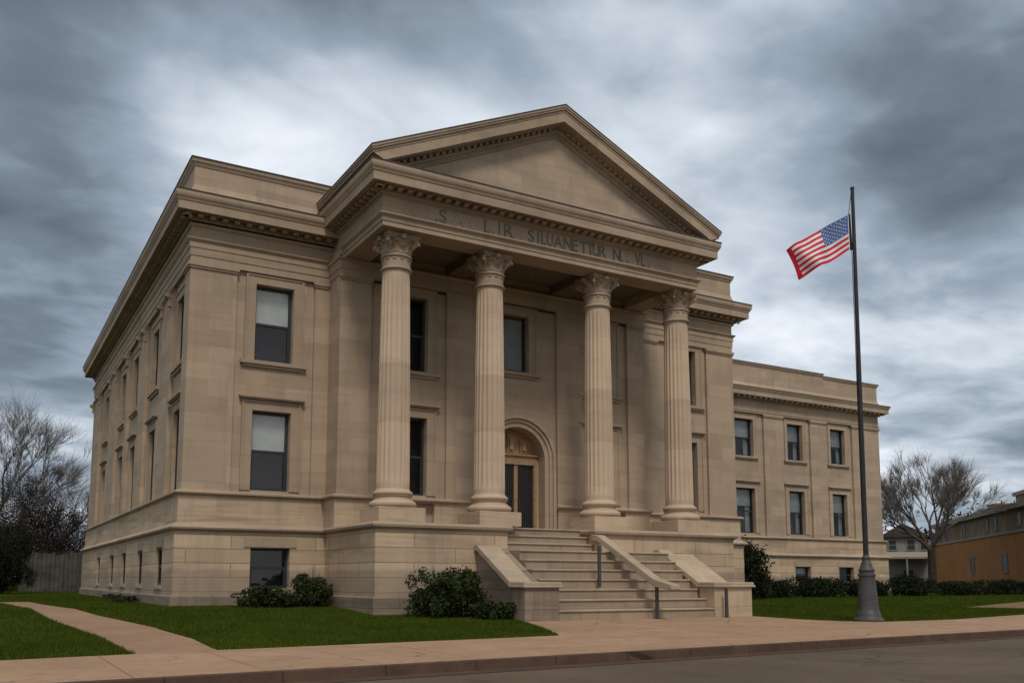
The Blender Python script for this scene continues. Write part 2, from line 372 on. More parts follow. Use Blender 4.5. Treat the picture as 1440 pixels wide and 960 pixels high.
bk = MB(); bk.add([(-FAR, kerb_y(-FAR)-16, -.63), (FAR, kerb_y(FAR)-16, -.63), (FAR, -FAR, -.63), (-FAR, -FAR, -.63)], [(3, 2, 1, 0)])
struct(bk.build('verge', M['lawn']))
DIRT = [(34, -6.6), (44, -3.9), (58, 3), (70, 5), (62, -3), (47, -6.2), (38, -8.2)]
drape('bare_ground', DIRT, .009, M['dirt'])

# ------------------------------------------------------------------ grass blades on the lawns
def inpoly(px, py, poly):
    ins = np.zeros(len(px), bool); n = len(poly); j = n-1
    for i in range(n):
        xi, yi = poly[i]; xj, yj = poly[j]
        c = ((yi > py) != (yj > py)) & (px < (xj-xi)*(py-yi)/(yj-yi+1e-12)+xi); ins ^= c; j = i
    return ins
def grass(regions):
    PX, PY = [], []
    for (x0, x1, y0, y1, dens) in regions:
        n = int((x1-x0)*(y1-y0)*dens); PX.append(rng.uniform(x0, x1, n)); PY.append(rng.uniform(y0, y1, n))
    px = np.concatenate(PX); py = np.concatenate(PY)
    keep = ~inpoly(px, py, PATH_L+PATH_R[::-1]) & ~inpoly(px, py, pv) & (py > -18) & ~inpoly(px, py, DIRT)
    keep &= ~((px > -.3) & (px < 26.6) & (py > -.25)) & ~((px > 5.1) & (px < 21.3) & (py > -5.3)) & ~((px > 8.9) & (px < 18.8) & (py > -8.4)) & ~((px > 26) & (py > 13.3))
    px, py = px[keep], py[keep]; n = len(px); z = np.interp(py, [-13, -8.3, -1], [-.5, -.36, 0])
    h = rng.uniform(.035, .085, n); w = rng.uniform(.006, .012, n); a = rng.uniform(0, 2*np.pi, n); l = rng.uniform(-.04, .04, (n, 2))
    v = np.zeros((n, 3, 3))
    v[:, 0] = np.stack([px-w*np.cos(a), py-w*np.sin(a), z-.005], 1); v[:, 1] = np.stack([px+w*np.cos(a), py+w*np.sin(a), z-.005], 1)
    v[:, 2] = np.stack([px+l[:, 0], py+l[:, 1], z+h], 1)
    return tri_mesh('grass', v, M['grass'])
def tri_mesh(name, v, mat, per=3):
    n = len(v); me = bpy.data.meshes.new(name); me.vertices.add(n*per); me.vertices.foreach_set('co', v.reshape(-1))
    me.loops.add(n*per); me.loops.foreach_set('vertex_index', np.arange(n*per)); me.polygons.add(n)
    me.polygons.foreach_set('loop_start', np.arange(n)*per); me.polygons.foreach_set('loop_total', np.full(n, per))
    me.materials.append(mat); me.update(calc_edges=True); me.validate()
    o = bpy.data.objects.new(name, me); COL.objects.link(o); return o
struct(grass([(-12, 9.5, -15, -7, 900), (-14, 8.9, -7, 0, 520), (-16, 0, 0, 22, 130), (17.5, 34, -12.2, -4, 420), (20, 60, -4, 4, 200), (33, 62, -10, -4, 220)]), 'stuff')

# ------------------------------------------------------------------ the courthouse
BL = thing('courthouse', 'two storey tan limestone courthouse with a four column portico and a lower rear wing', 'courthouse')
Wd, Dp, XL, XR, PY, CY = 26.37, 30.2, 5.36, 19.58, -4.95, -1.2
CXL, CXR = 5.25, 19.7            # edges of the projecting centre wall
AX0, AX1, AY, AD = 26.37, 55.45, 13.7, 30.0
Z_WT, Z_BELT, Z_ARB, Z_ARCH, Z_COR, Z_PAR = 2.71, 3.98, 12.3, 13.18, 14.68, 16.25

class Plane:
    """a vertical wall plane: u along the wall, n outward, z up"""
    def __init__(s, o, ang): s.o = Vector(o); s.u = Vector((math.cos(ang), math.sin(ang))); s.n = Vector((s.u.y, -s.u.x))
    def __call__(s, u, n, z):
        q = s.o + s.u*u + s.n*n; return (q.x, q.y, z)
FRONT = Plane((0, 0), 0); CENT = Plane((0, CY), 0); PODF = Plane((0, -5.08), 0); ANX = Plane((0, AY), 0)
SIDE = Plane((0, 0), -math.pi/2)            # u = -Y
RSIDE = Plane((Wd, 0), math.pi/2)           # right wall, u = Y
ASIDE = Plane((AX1, 0), math.pi/2)
def pbox(mb, pl, u0, u1, n0, n1, z0, z1, mi=0):
    p = [pl(u0, n1, z0), pl(u1, n1, z0), pl(u1, n0, z0), pl(u0, n0, z0), pl(u0, n1, z1), pl(u1, n1, z1), pl(u1, n0, z1), pl(u0, n0, z1)]
    mb.hexa(p, mi)
def panel(mb, pl, u0, u1, z0, z1, n, holes=(), depth=.35, ends=None, sides=(0, 1)):
    """wall face at offset n with rectangular openings and their reveals; ends = depth of returns at the sides"""
    hs = [h for h in holes if h[0] > u0 and h[1] < u1 and h[2] >= z0-1e-6 and h[3] <= z1+1e-6]
    us = sorted({u0, u1, *[h[0] for h in hs], *[h[1] for h in hs]}); zs = sorted({z0, z1, *[h[2] for h in hs], *[h[3] for h in hs]})
    for a, b in zip(us, us[1:]):
        for c, d in zip(zs, zs[1:]):
            mu, mz = (a+b)/2, (c+d)/2
            if any(h[0] < mu < h[1] and h[2] < mz < h[3] for h in hs): continue
            mb.add([pl(a, n, c), pl(b, n, c), pl(b, n, d), pl(a, n, d)], [(0, 1, 2, 3)])
    for a, b, c, d in [h[:4] for h in hs]:
        q = [(a, c), (b, c), (b, d), (a, d)]
        for i in range(4):
            (ua, za), (ub, zb) = q[i], q[(i+1) % 4]
            mb.add([pl(ua, n, za), pl(ub, n, zb), pl(ub, n-depth, zb), pl(ua, n-depth, za)], [(3, 2, 1, 0)])
    if ends:
        for ue, sgn in ((u0, 0), (u1, 1)):
            if sgn not in sides: continue
            q = [pl(ue, n, z0), pl(ue, n-ends, z0), pl(ue, n-ends, z1), pl(ue, n, z1)]
            mb.add(q, [(0, 1, 2, 3) if sgn else (3, 2, 1, 0)])
        mb.add([pl(u0, n, z1), pl(u1, n, z1), pl(u1, n-ends, z1), pl(u0, n-ends, z1)], [(0, 1, 2, 3)])
        mb.add([pl(u0, n, z0), pl(u1, n, z0), pl(u1, n-ends, z0), pl(u0, n-ends, z0)], [(3, 2, 1, 0)])

def window(pl, u0, u1, z0, z1, n, depth=.28, style='upper', blind=None, curtains=False, bm='blind', sash=True, trim=True, label=None, seed=0):
    """frame (the part) with sub-parts pane, blind, lining, surround, sill"""
    d = n-depth; fr = MB(); t = .085
    pbox(fr, pl, u0, u0+t, d-.08, d+.03, z0, z1); pbox(fr, pl, u1-t, u1, d-.08, d+.03, z0, z1)
    pbox(fr, pl, u0+t, u1-t, d-.08, d+.03, z0, z0+t*1.1); pbox(fr, pl, u0+t, u1-t, d-.08, d+.03, z1-t, z1)
    zm = z0+(z1-z0)*.5
    if sash:
        pbox(fr, pl, u0+t, u1-t, d-.07, d+.015, zm-.045, zm+.045)
        pbox(fr, pl, u0+t, u0+t+.045, d-.07, d+.012, z0+t*1.1, zm-.045); pbox(fr, pl, u1-t-.045, u1-t, d-.07, d+.012, z0+t*1.1, zm-.045)
    w = fr.build('window', M['frame'], BL)
    if label: w['label'] = label
    g = MB(); g.add([pl(u0+t, d-.045, z0+t), pl(u1-t, d-.045, z0+t), pl(u1-t, d-.045, z1-t), pl(u0+t, d-.045, z1-t)], [(0, 1, 2, 3)])
    g.build('pane', M['glass'], w)
    b = MB(); dd = .55
    q = [(u0-.05, z0-.05), (u1+.05, z0-.05), (u1+.05, z1+.05), (u0-.05, z1+.05)]
    b.add([pl(u, d-.081, z) for u, z in q]+[pl(u, d-dd, z) for u, z in q], [(4, 5, 6, 7)]+[(i, (i+1) % 4, (i+1) % 4+4, i+4) for i in range(4)])
    b.build('lining', M['dark'], w)
    if blind:
        bl = MB(); zb = z1-(z1-z0)*blind
        pbox(bl, pl, u0+t+.005, u1-t-.005, d-.125, d-.118, zb, z1-.05); pbox(bl, pl, u0+t+.005, u1-t-.005, d-.133, d-.11, zb-.03, zb)
        bl.build('blind', M[bm], w)
    if curtains:
        cu = MB(); r = random.Random(seed)
        for a, bb in ((u0+t, u0+(u1-u0)*.30), (u1-(u1-u0)*.30, u1-t)):
            nn = 14; pts = [(a+(bb-a)*i/nn, d-.2+.03*math.sin(i*1.9+r.random())) for i in range(nn+1)]
            cu.add([pl(u, v, z0+.1) for u, v in pts]+[pl(u, v, z1-.1) for u, v in pts], [(i, i+1, i+nn+2, i+nn+1) for i in range(nn)])
        cu.build('curtain', M['blind_grey'], w)
    if trim:
        s = MB(); e = .34 if style != 'slim' else .24
        pbox(s, pl, u0-e, u0-.004, n-.05, n+.045, z0-(.0 if style == 'lower' else .02), z1+.30); pbox(s, pl, u1+.004, u1+e, n-.05, n+.045, z0-(.0 if style == 'lower' else .02), z1+.30)
        pbox(s, pl, u0-.004, u1+.004, n-.05, n+.045, z1+.004, z1+.30)
        # raised outer fillet
        pbox(s, pl, u0-e-.05, u0-e+.03, n-.05, n+.075, z0, z1+.33); pbox(s, pl, u1+e-.03, u1+e+.05, n-.05, n+.075, z0, z1+.33)
        pbox(s, pl, u0-e-.05, u1+e+.05, n-.05, n+.08, z1+.30, z1+.37)
        if style == 'lower':   # hood moulding
            pbox(s, pl, u0-e-.12, u1+e+.12, n-.05, n+.15, z1+.40, z1+.455); pbox(s, pl, u0-e-.17, u1+e+.17, n-.05, n+.21, z1+.455, z1+.53)
        s.build('surround', M['trim'], w)
        if style != 'lower':
            si = MB(); pbox(si, pl, u0-e-.18, u1+e+.18, n-.05, n+.16, z0-.16, z0-.022); pbox(si, pl, u0-e-.08, u1+e+.08, n-.05, n+.09, z0-.26, z0-.16)
            si.build('sill', M['trim'], w)
    return w

# --- openings
U, L, B = (9.0, 11.9), (4.17, 7.12), (.62, 2.06)
left_u = (2.42, 3.86); right_u = (22.55, 23.98)
side_c = [2.05, 7.5, 13.05, 17.2, 24.1]; side_b = [2.6, 7.15, 11.8, 16.0, 21.5]
side_pil = [(0, .95), (3.35, 5.6), (9.35, 11.2), (14.75, 15.6), (19.0, 21.9), (26.6, 30.2)]
cent_w = [(7.58, 8.94), (16.62, 17.96)]
anx_c = [(31.0, 32.7), (35.6, 37.3), (40.1, 41.92), (45.35, 46.95), (49.98, 51.6)]
anx_pil = [(26.37, 29.6), (33.7, 34.7), (38.2, 39.2), (42.85, 44.75), (47.65, 49.4), (52.3, 55.45)]

walls = MB()
def bay_wall(pl, u0, u1, pil, holes, z0, z1, rec, dep=.3):
    panel(walls, pl, u0, u1, z0, z1, -rec, holes, dep)
    for a, b in pil: panel(walls, pl, a, b, z0, z1, 0, (), 0, ends=rec, sides=tuple(k for k, c in ((0, a > u0+.01), (1, b < u1-.01)) if c))
def front_h(u): return [(u[0], u[1], *U), (u[0], u[1], *L)]
# left and right blocks
bay_wall(FRONT, 0, CXL, [(0, 1.68), (4.66, CXL)], front_h(left_u), 4.05, Z_ARB, .13)
RU = (9.37, 12.06); RL = (4.24, 7.55)
bay_wall(FRONT, CXR, Wd, [(CXR, 21.5), (24.62, Wd)], [(*right_u, *RU), (*right_u, *RL)], 4.05, Z_ARB, .13)
# flank (u = -Y)
def sd_(y0, y1): return (-y1, -y0)
SU, SL = (8.95, 11.55), (4.12, 7.2)
sh = [(-c-.68, -c+.68, *SU) for c in side_c]+[(-c-.68, -c+.68, *SL) for c in side_c]
bay_wall(SIDE, -Dp, 0, [sd_(*p) for p in side_pil], sh, 4.05, Z_ARB, .15, .16)
# right flank
bay_wall(RSIDE, 0, AY, [(0, 1.5), (12.2, AY)], [], 4.05, Z_ARB, .13)
panel(walls, RSIDE, AY, Dp, 4.05, Z_ARB, 0)
panel(walls, Plane((Wd, Dp), math.pi), 0, Wd, 0, Z_ARB, 0)
# projecting centre wall with arched doorway
ACX, ARI, ARO, ASP, FLOOR = 13.05, 1.32, 1.80, 5.90, 2.85
ch = []
for a, b in cent_w: ch += [(a, b, 9.03, 12.0), (a, b, 4.17, 7.2)]
CW2 = (12.4, 13.64, 9.55, 11.97)
DX0, DX1, DZ1 = ACX-1.8, ACX+1.8, 8.2
panel(walls, CENT, CXL, DX0, FLOOR-.2, Z_ARB, -.13, ch, .3); panel(walls, CENT, DX1, CXR, FLOOR-.2, Z_ARB, -.13, ch, .3)
panel(walls, CENT, DX0, DX1, DZ1, Z_ARB, -.13, [CW2], .3)
def arc(r, n=28): return [(ACX+r*math.cos(math.pi*(1-i/n)), ASP+r*math.sin(math.pi*(1-i/n))) for i in range(n+1)]
ai = [(ACX-ARI, FLOOR)]+arc(ARI)+[(ACX+ARI, FLOOR)]
def outer_pt(p):
    x, z = p
    if z <= ASP: return (DX0 if x < ACX else DX1, z)
    dx, dz = x-ACX, z-ASP; t = min((DX1-ACX)/abs(dx) if abs(dx) > 1e-6 else 1e9, (DZ1-ASP)/dz)
    return (ACX+dx*t, ASP+dz*t)
ao = [outer_pt(p) for p in ai]
ang = math.atan2(DZ1-ASP, DX1-ACX)
for i in range(len(ai)-1):
    walls.add([CENT(ai[i][0], -.13, ai[i][1]), CENT(ai[i+1][0], -.13, ai[i+1][1]), CENT(ao[i+1][0], -.13, ao[i+1][1]), CENT(ao[i][0], -.13, ao[i][1])], [(3, 2, 1, 0)])
    walls.add([CENT(ai[i][0], -.13, ai[i][1]), CENT(ai[i+1][0], -.13, ai[i+1][1]), CENT(ai[i+1][0], -.7, ai[i+1][1]), CENT(ai[i][0], -.7, ai[i][1])], [(0, 1, 2, 3)])
for cx_, cz_ in ((DX0, DZ1), (DX1, DZ1)):   # corner fillers
    near = [p for p in ao if (abs(p[0]-cx_) < 1e-6 and p[1] > ASP)]; near2 = [p for p in ao if abs(p[1]-DZ1) < 1e-6 and abs(p[0]-cx_) < 1.8]
    p1 = max(near, key=lambda p: p[1]); p2 = min(near2, key=lambda p: abs(p[0]-cx_))
    walls.add([CENT(p1[0], -.13, p1[1]), CENT(cx_, -.13, cz_), CENT(p2[0], -.13, p2[1])], [(0, 1, 2)])
for a, b in [(CXL, 6.5), (9.74, 11.02), (15.0, 16.3), (18.78, CXR)]: panel(walls, CENT, a, b, 4.05, Z_ARB+.1, 0, (), 0, ends=.14, sides=tuple(k for k, c in ((0, a > CXL+.01), (1, b < CXR-.01)) if c))
walls.add([(CXL, 0, 0), (CXL, CY, 0), (CXL, CY, Z_ARCH), (CXL, 0, Z_ARCH)], [(3, 2, 1, 0)]); walls.add([(CXR, 0, 0), (CXR, CY, 0), (CXR, CY, Z_ARCH), (CXR, 0, Z_ARCH)], [(0, 1, 2, 3)])
# rear wing
AU, AL, AB = (9.75, 12.42), (4.27, 7.45), (.84, 1.93)
ah = [(a, b, *AU) for a, b in anx_c]+[(a, b, *AL) for a, b in anx_c]
bay_wall(ANX, AX0, AX1, anx_pil, ah, 4.05, 12.85, .16)
panel(walls, ASIDE, AY, AD, 0, 13.2, 0); panel(walls, Plane((AX1, AD), math.pi), 0, AX1-AX0, 0, 13.2, 0)
walls.build('wall', M['stone'], BL)

# --- base, water table, dado, belt
main_path = [(8, Dp), (0, Dp), (0, 0), (CXL, 0)]
main_path_r = [(CXR, 0), (Wd, 0), (Wd, AY)]
anx_path = [(AX0, AY), (AX1, AY), (AX1, AD)]
bh_l = [(2.44, 3.88, *B)]; side_bh = [(-c-.62, -c+.62, .72, 2.1) for c in side_b]; anx_bh = [(a, b, *AB) for a, b in anx_c]
BO = .20
bw = MB(); panel(bw, FRONT, -BO, CXL, .40, 2.60, BO, bh_l, .45); panel(bw, SIDE, -Dp-BO, BO, .40, 2.60, BO, side_bh, .3); bw.build('base_wall', M['base'], BL)
bw = MB(); panel(bw, FRONT, CXR, Wd+BO, .40, 2.60, BO); panel(bw, RSIDE, -BO, AY, .40, 2.60, BO); bw.build('base_wall', M['base'], BL)
bw = MB(); panel(bw, ANX, AX0, AX1+BO, .40, 2.60, BO, anx_bh, .4); panel(bw, ASIDE, AY-BO, AD, .40, 2.60, BO); bw.build('base_wall', M['base'], BL)
for pth in (main_path, main_path_r, anx_path):
    pb = MB(); pb.sweep(pth, [(0.1, -.6), (.27, -.6), (.27, .34), (.21, .40), (0.1, .40)])
    pb.build('plinth', M['plinth'], BL)
mo = MB()
wt = [(.05, 2.58), (.21, 2.58), (.23, 2.62), (.34, 2.68), (.36, 2.74), (.30, 2.80), (.22, 2.84), (.18, 2.90), (.05, 2.90)]
belt = [(.0, 3.86), (.12, 3.86), (.16, 3.90), (.24, 3.94), (.24, 4.0), (.16, 4.05), (-.35, 4.05)]
for pth in (main_path, main_path_r, anx_path): mo.sweep(pth, wt); mo.sweep(pth, belt)
mo.sweep([(CXL, -.1), (CXL, CY), (ACX-ARO-.02, CY)], belt); mo.sweep([(ACX+ARO+.02, CY), (CXR, CY), (CXR, -.1)], belt)
mo.build('moulding', M['trim'], BL)
da = MB()
for pth in (main_path, main_path_r, anx_path): da.sweep(pth, [(.11, 2.88), (.11, 3.88)], capends=False)
da.sweep([(CXL, .05), (CXL, CY), (7.0, CY), (7.0, CY+.3)], [(.10, FLOOR-.05), (.10, 3.868)], capends=False); da.sweep([(18.6, CY+.3), (18.6, CY), (CXR, CY), (CXR, .05)], [(.10, FLOOR-.05), (.10, 3.868)], capends=False)
for a, b in [(9.2, 11.15), (14.95, 16.3)]: pbox(da, CENT, a, b, -.2, .10, FLOOR-.05, 3.868)
da.build('dado', M['dado'], BL)

# --- windows of the main block
for i, (z0, z1) in enumerate((U, L)):
    window(FRONT, *left_u, z0, z1, -.13, style='upper' if i == 0 else 'lower', blind=.50 if i == 0 else .47)
    window(FRONT, *right_u, *(RU, RL)[i], -.13, style='upper' if i == 0 else 'lower', blind=None)
window(FRONT, 2.44, 3.88, *B, BO, depth=.30, trim=False)
for c in side_c:
    window(SIDE, -c-.68, -c+.68, *SU, -.15, depth=.14, style='upper', blind=.45 if c in (7.5, 24.1) else None); window(SIDE, -c-.68, -c+.68, *SL, -.15, depth=.14, style='lower')
for c in side_b: window(SIDE, -c-.62, -c+.62, .72, 2.1, BO, depth=.13, trim=False)
for a, b in cent_w:
    window(CENT, a, b, 9.03, 12.0, -.13, style='upper'); window(CENT, a, b, 4.17, 7.2, -.13, style='lower')
window(CENT, *CW2, -.13, style='upper', blind=.92, sash=False, bm='blind_grey', label='narrow central window filled by a drawn grey blind')
for i, (a, b) in enumerate(anx_c):
    window(ANX, a, b, *AU, -.16, style='slim', blind=(.46, .52, .50, .44, .53)[i], curtains=True, seed=i, bm='blind_grey'); window(ANX, a, b, *AL, -.16, style='lower', blind=(.40, .45, .38, .46, .42)[i], curtains=True, seed=i+9, bm='blind_grey')
    window(ANX, a, b, *AB, BO, depth=.3, trim=False, blind=.55 if i < 4 else None, bm='blind_grey')

# --- basement window heads
def lintel(pl, *q):
    lt = MB(); pbox(lt, pl, *q); lt.build('lintel', M['trim'], BL)
lintel(FRONT, 2.2, 4.12, .15, .235, 2.09, 2.44)
for c in side_b: lintel(SIDE, -c-.70, -c+.70, .15, .225, 2.13, 2.42); lintel(SIDE, -c-.72, -c+.72, .15, .27, .58, .70)
for a, b in anx_c: lintel(ANX, a-.10, b+.10, .15, .225, 1.96, 2.30)

# --- arched doorway
ar = MB()
for r0, r1, n0, n1 in ((ARI-.002, ARI+.20, -.14, -.02), (ARI+.20, ARO-.14, -.14, .05), (ARO-.14, ARO, -.14, .13)):
    a0 = [(ACX-r0, FLOOR)]+arc(r0)+[(ACX+r0, FLOOR)]; a1 = [(ACX-r1, FLOOR)]+arc(r1)+[(ACX+r1, FLOOR)]
    for i in range(len(a0)-1):
        q = [CENT(*(a0[i][0], n1, a0[i][1])), CENT(a0[i+1][0], n1, a0[i+1][1]), CENT(a1[i+1][0], n1, a1[i+1][1]), CENT(a1[i][0], n1, a1[i][1])]
        q2 = [CENT(a0[i][0], n0, a0[i][1]), CENT(a0[i+1][0], n0, a0[i+1][1]), CENT(a1[i+1][0], n0, a1[i+1][1]), CENT(a1[i][0], n0, a1[i][1])]
        ar.add(q+q2, [(3, 2, 1, 0), (0, 1, 5, 4), (2, 3, 7, 6)])
ar.build('arch_surround', M['trim'], BL)
DN, DCX, DH = -.55, 13.26, 1.0
for a, b in ((ACX-ARI, DCX-DH), (DCX+DH, ACX+ARI)):
    dsur = MB(); pbox(dsur, CENT, a, b, DN-.12, DN+.03, FLOOR, 6.02); dsur.build('door_jamb', M['trim'], BL)
df = MB()
pbox(df, CENT, DCX-DH, DCX-DH+.14, DN-.12, DN+.06, FLOOR, 5.72); pbox(df, CENT, DCX+DH-.14, DCX+DH, DN-.12, DN+.06, FLOOR, 5.72)
pbox(df, CENT, DCX-DH, DCX+DH, DN-.12, DN+.07, 5.72, 6.08); pbox(df, CENT, DCX-DH-.04, DCX+DH+.04, DN-.12, DN+.15, 6.08, 6.15)
dfo = df.build('door_frame', M['tan'], BL)
for sx in (-1, 1):
    a, b = sorted((DCX+sx*.085, DCX+sx*(DH-.145))); dl = MB()
    pbox(dl, CENT, a, b, DN-.10, DN-.05, FLOOR+.02, 5.70)
    for j in range(7):
        u = a+.06+(b-a-.12)*j/6; pbox(dl, CENT, u-.012, u+.012, DN-.05, DN-.02, FLOOR+.15, 5.6)
    pbox(dl, CENT, a, b, DN-.05, DN-.025, FLOOR+.02, FLOOR+.22)
    do = dl.build('door', M['door'], BL)
    hd = MB(); hu = DCX+sx*.17; hd.tube(CENT(hu, DN+.03, 3.8), CENT(hu, DN+.03, 4.25), .018, .018, 8, cap=True)
    hd.tube(CENT(hu, DN-.05, 3.85), CENT(hu, DN+.03, 3.85), .014, .014, 6); hd.tube(CENT(hu, DN-.05, 4.2), CENT(hu, DN+.03, 4.2), .014, .014, 6)
    hd.build('handle', M['iron'], do)
mu = MB(); pbox(mu, CENT, DCX-.085, DCX+.085, DN-.12, DN+.02, FLOOR, 5.719); mu.build('mullion', M['tan'], dfo)
fl = MB()
tz = 6.16
poly = [(ACX-ARI, tz)]+[(x, max(z, tz)) for x, z in arc(ARI) if z >= tz]+[(ACX+ARI, tz)]
fl.add([CENT(x, DN-.10, z) for x, z in poly], [tuple(range(len(poly)))[::-1]])
for u in (-.62, 0, .62):
    pbox(fl, CENT, ACX+u-.16, ACX+u+.16, DN-.1, DN-.02, 6.2, 6.2+(.62 if u else .8)); pbox(fl, CENT, ACX+u-.08, ACX+u+.08, DN-.03, DN+.05, 6.32, 6.2+(.5 if u else .66))
fl.build('tympanum_panel', M['tan'], BL)

# --- podium of the portico
PX0, PX1, PF = 5.23, 21.1, -5.08
SX0, SX1 = 10.25, 16.9
cp = [(-.15, 2.58), (.01, 2.58), (.03, 2.62), (.14, 2.68), (.16, 2.76), (.11, 2.83), (.0, 2.856), (-.15, 2.856)]
for a, b, q in ((PX0, SX0, [(PX0, .1), (PX0, PF), (SX0, PF), (SX0, -4.2)]), (14.1, PX1, [(14.1, -3.6), (14.1, PF), (PX1, PF), (PX1, .1)])):
    pd = MB(); pd.sweep([(a, 0.3), (a, PF), (b, PF), (b, .3)], [(0, .4), (0, 2.58)], capends=False); pdo = pd.build('podium', M['base'], BL)
    pp = MB(); pp.sweep([(a, .3), (a, PF), (b, PF), (b, .3)], [(-.1, -.8), (.07, -.8), (.07, .34), (.01, .40), (-.1, .40)]); pp.build('plinth', M['plinth'], pdo)
    pm = MB(); pm.sweep(q, cp); pm.build('moulding', M['trim'], pdo)
pf = MB(); pf.box(PX0+.1, PX1-.1, -3.9, .2, 2.45, FLOOR); pf.box(PX0+.1, SX0-.1, PF+.1, -3.9, 2.45, FLOOR); pf.box(14.2, PX1-.1, PF+.1, -3.9, 2.45, FLOOR); pf.build('portico_floor', M['step'], BL)

# --- steps
Y0, ZB = -8.30, -.36
SXR = 14.1      # the flight narrows to the left of the third column
flights = [(SX0, SX1, Y0+.40*i, Y0+.40*i+(1.2 if i < 6 else 1.3), ZB+.335*(i+1), .335) for i in range(7)]+[(SX0, SXR, -4.95+.36*i, -3.0, 1.985+.288*(i+1), .288) for i in range(3)]
for i, (xa, xb, y, ye, zt, rise) in enumerate(flights):
    st = MB()
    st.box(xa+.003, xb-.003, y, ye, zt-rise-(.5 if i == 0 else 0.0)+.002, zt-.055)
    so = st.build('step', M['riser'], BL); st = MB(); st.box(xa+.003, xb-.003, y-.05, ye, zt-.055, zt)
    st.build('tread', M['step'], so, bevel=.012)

# --- cheek walls with sloped copings and end piers
for a, b in ((8.95, 10.25), (16.9, 18.72)):
    ck = MB()
    poly = [(-8.2, -.8), (-8.2, .70), (-7.55, .70), (-5.30, 1.95), (-5.0, 1.95), (-5.0, -.8)]
    vs = [(a+.06, y, z) for y, z in poly]+[(b-.06, y, z) for y, z in poly]; n = len(poly)
    ck.add(vs, [tuple(range(n)), tuple(range(2*n-1, n-1, -1))]+[(i, i+n, (i+1) % n+n, (i+1) % n) for i in range(n)])
    ck.box(a, b, -8.36, -7.6, -.8, .72)
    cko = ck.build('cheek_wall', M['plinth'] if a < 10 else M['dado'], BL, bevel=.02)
    cc = MB()
    cc.box(a-.10, b+.10, -8.46, -7.5, .70, .78); cc.box(a-.06, b+.06, -8.42, -7.54, .78, .88)
    poly = [(-7.52, .69), (-7.52, .90), (-5.32, 2.13), (-5.12, 2.13), (-5.12, 1.93), (-5.30, 1.93)]
    a2, b2 = (a-.07, a+.78) if a < 10 else (a-.03, a+.55)
    vs = [(a2, y, z) for y, z in poly]+[(b2, y, z) for y, z in poly]; n = len(poly)
    cc.add(vs, [tuple(range(n)), tuple(range(2*n-1, n-1, -1))]+[(i, i+n, (i+1) % n+n, (i+1) % n) for i in range(n)])
    cc.build('coping', M['step'], cko, bevel=.02)

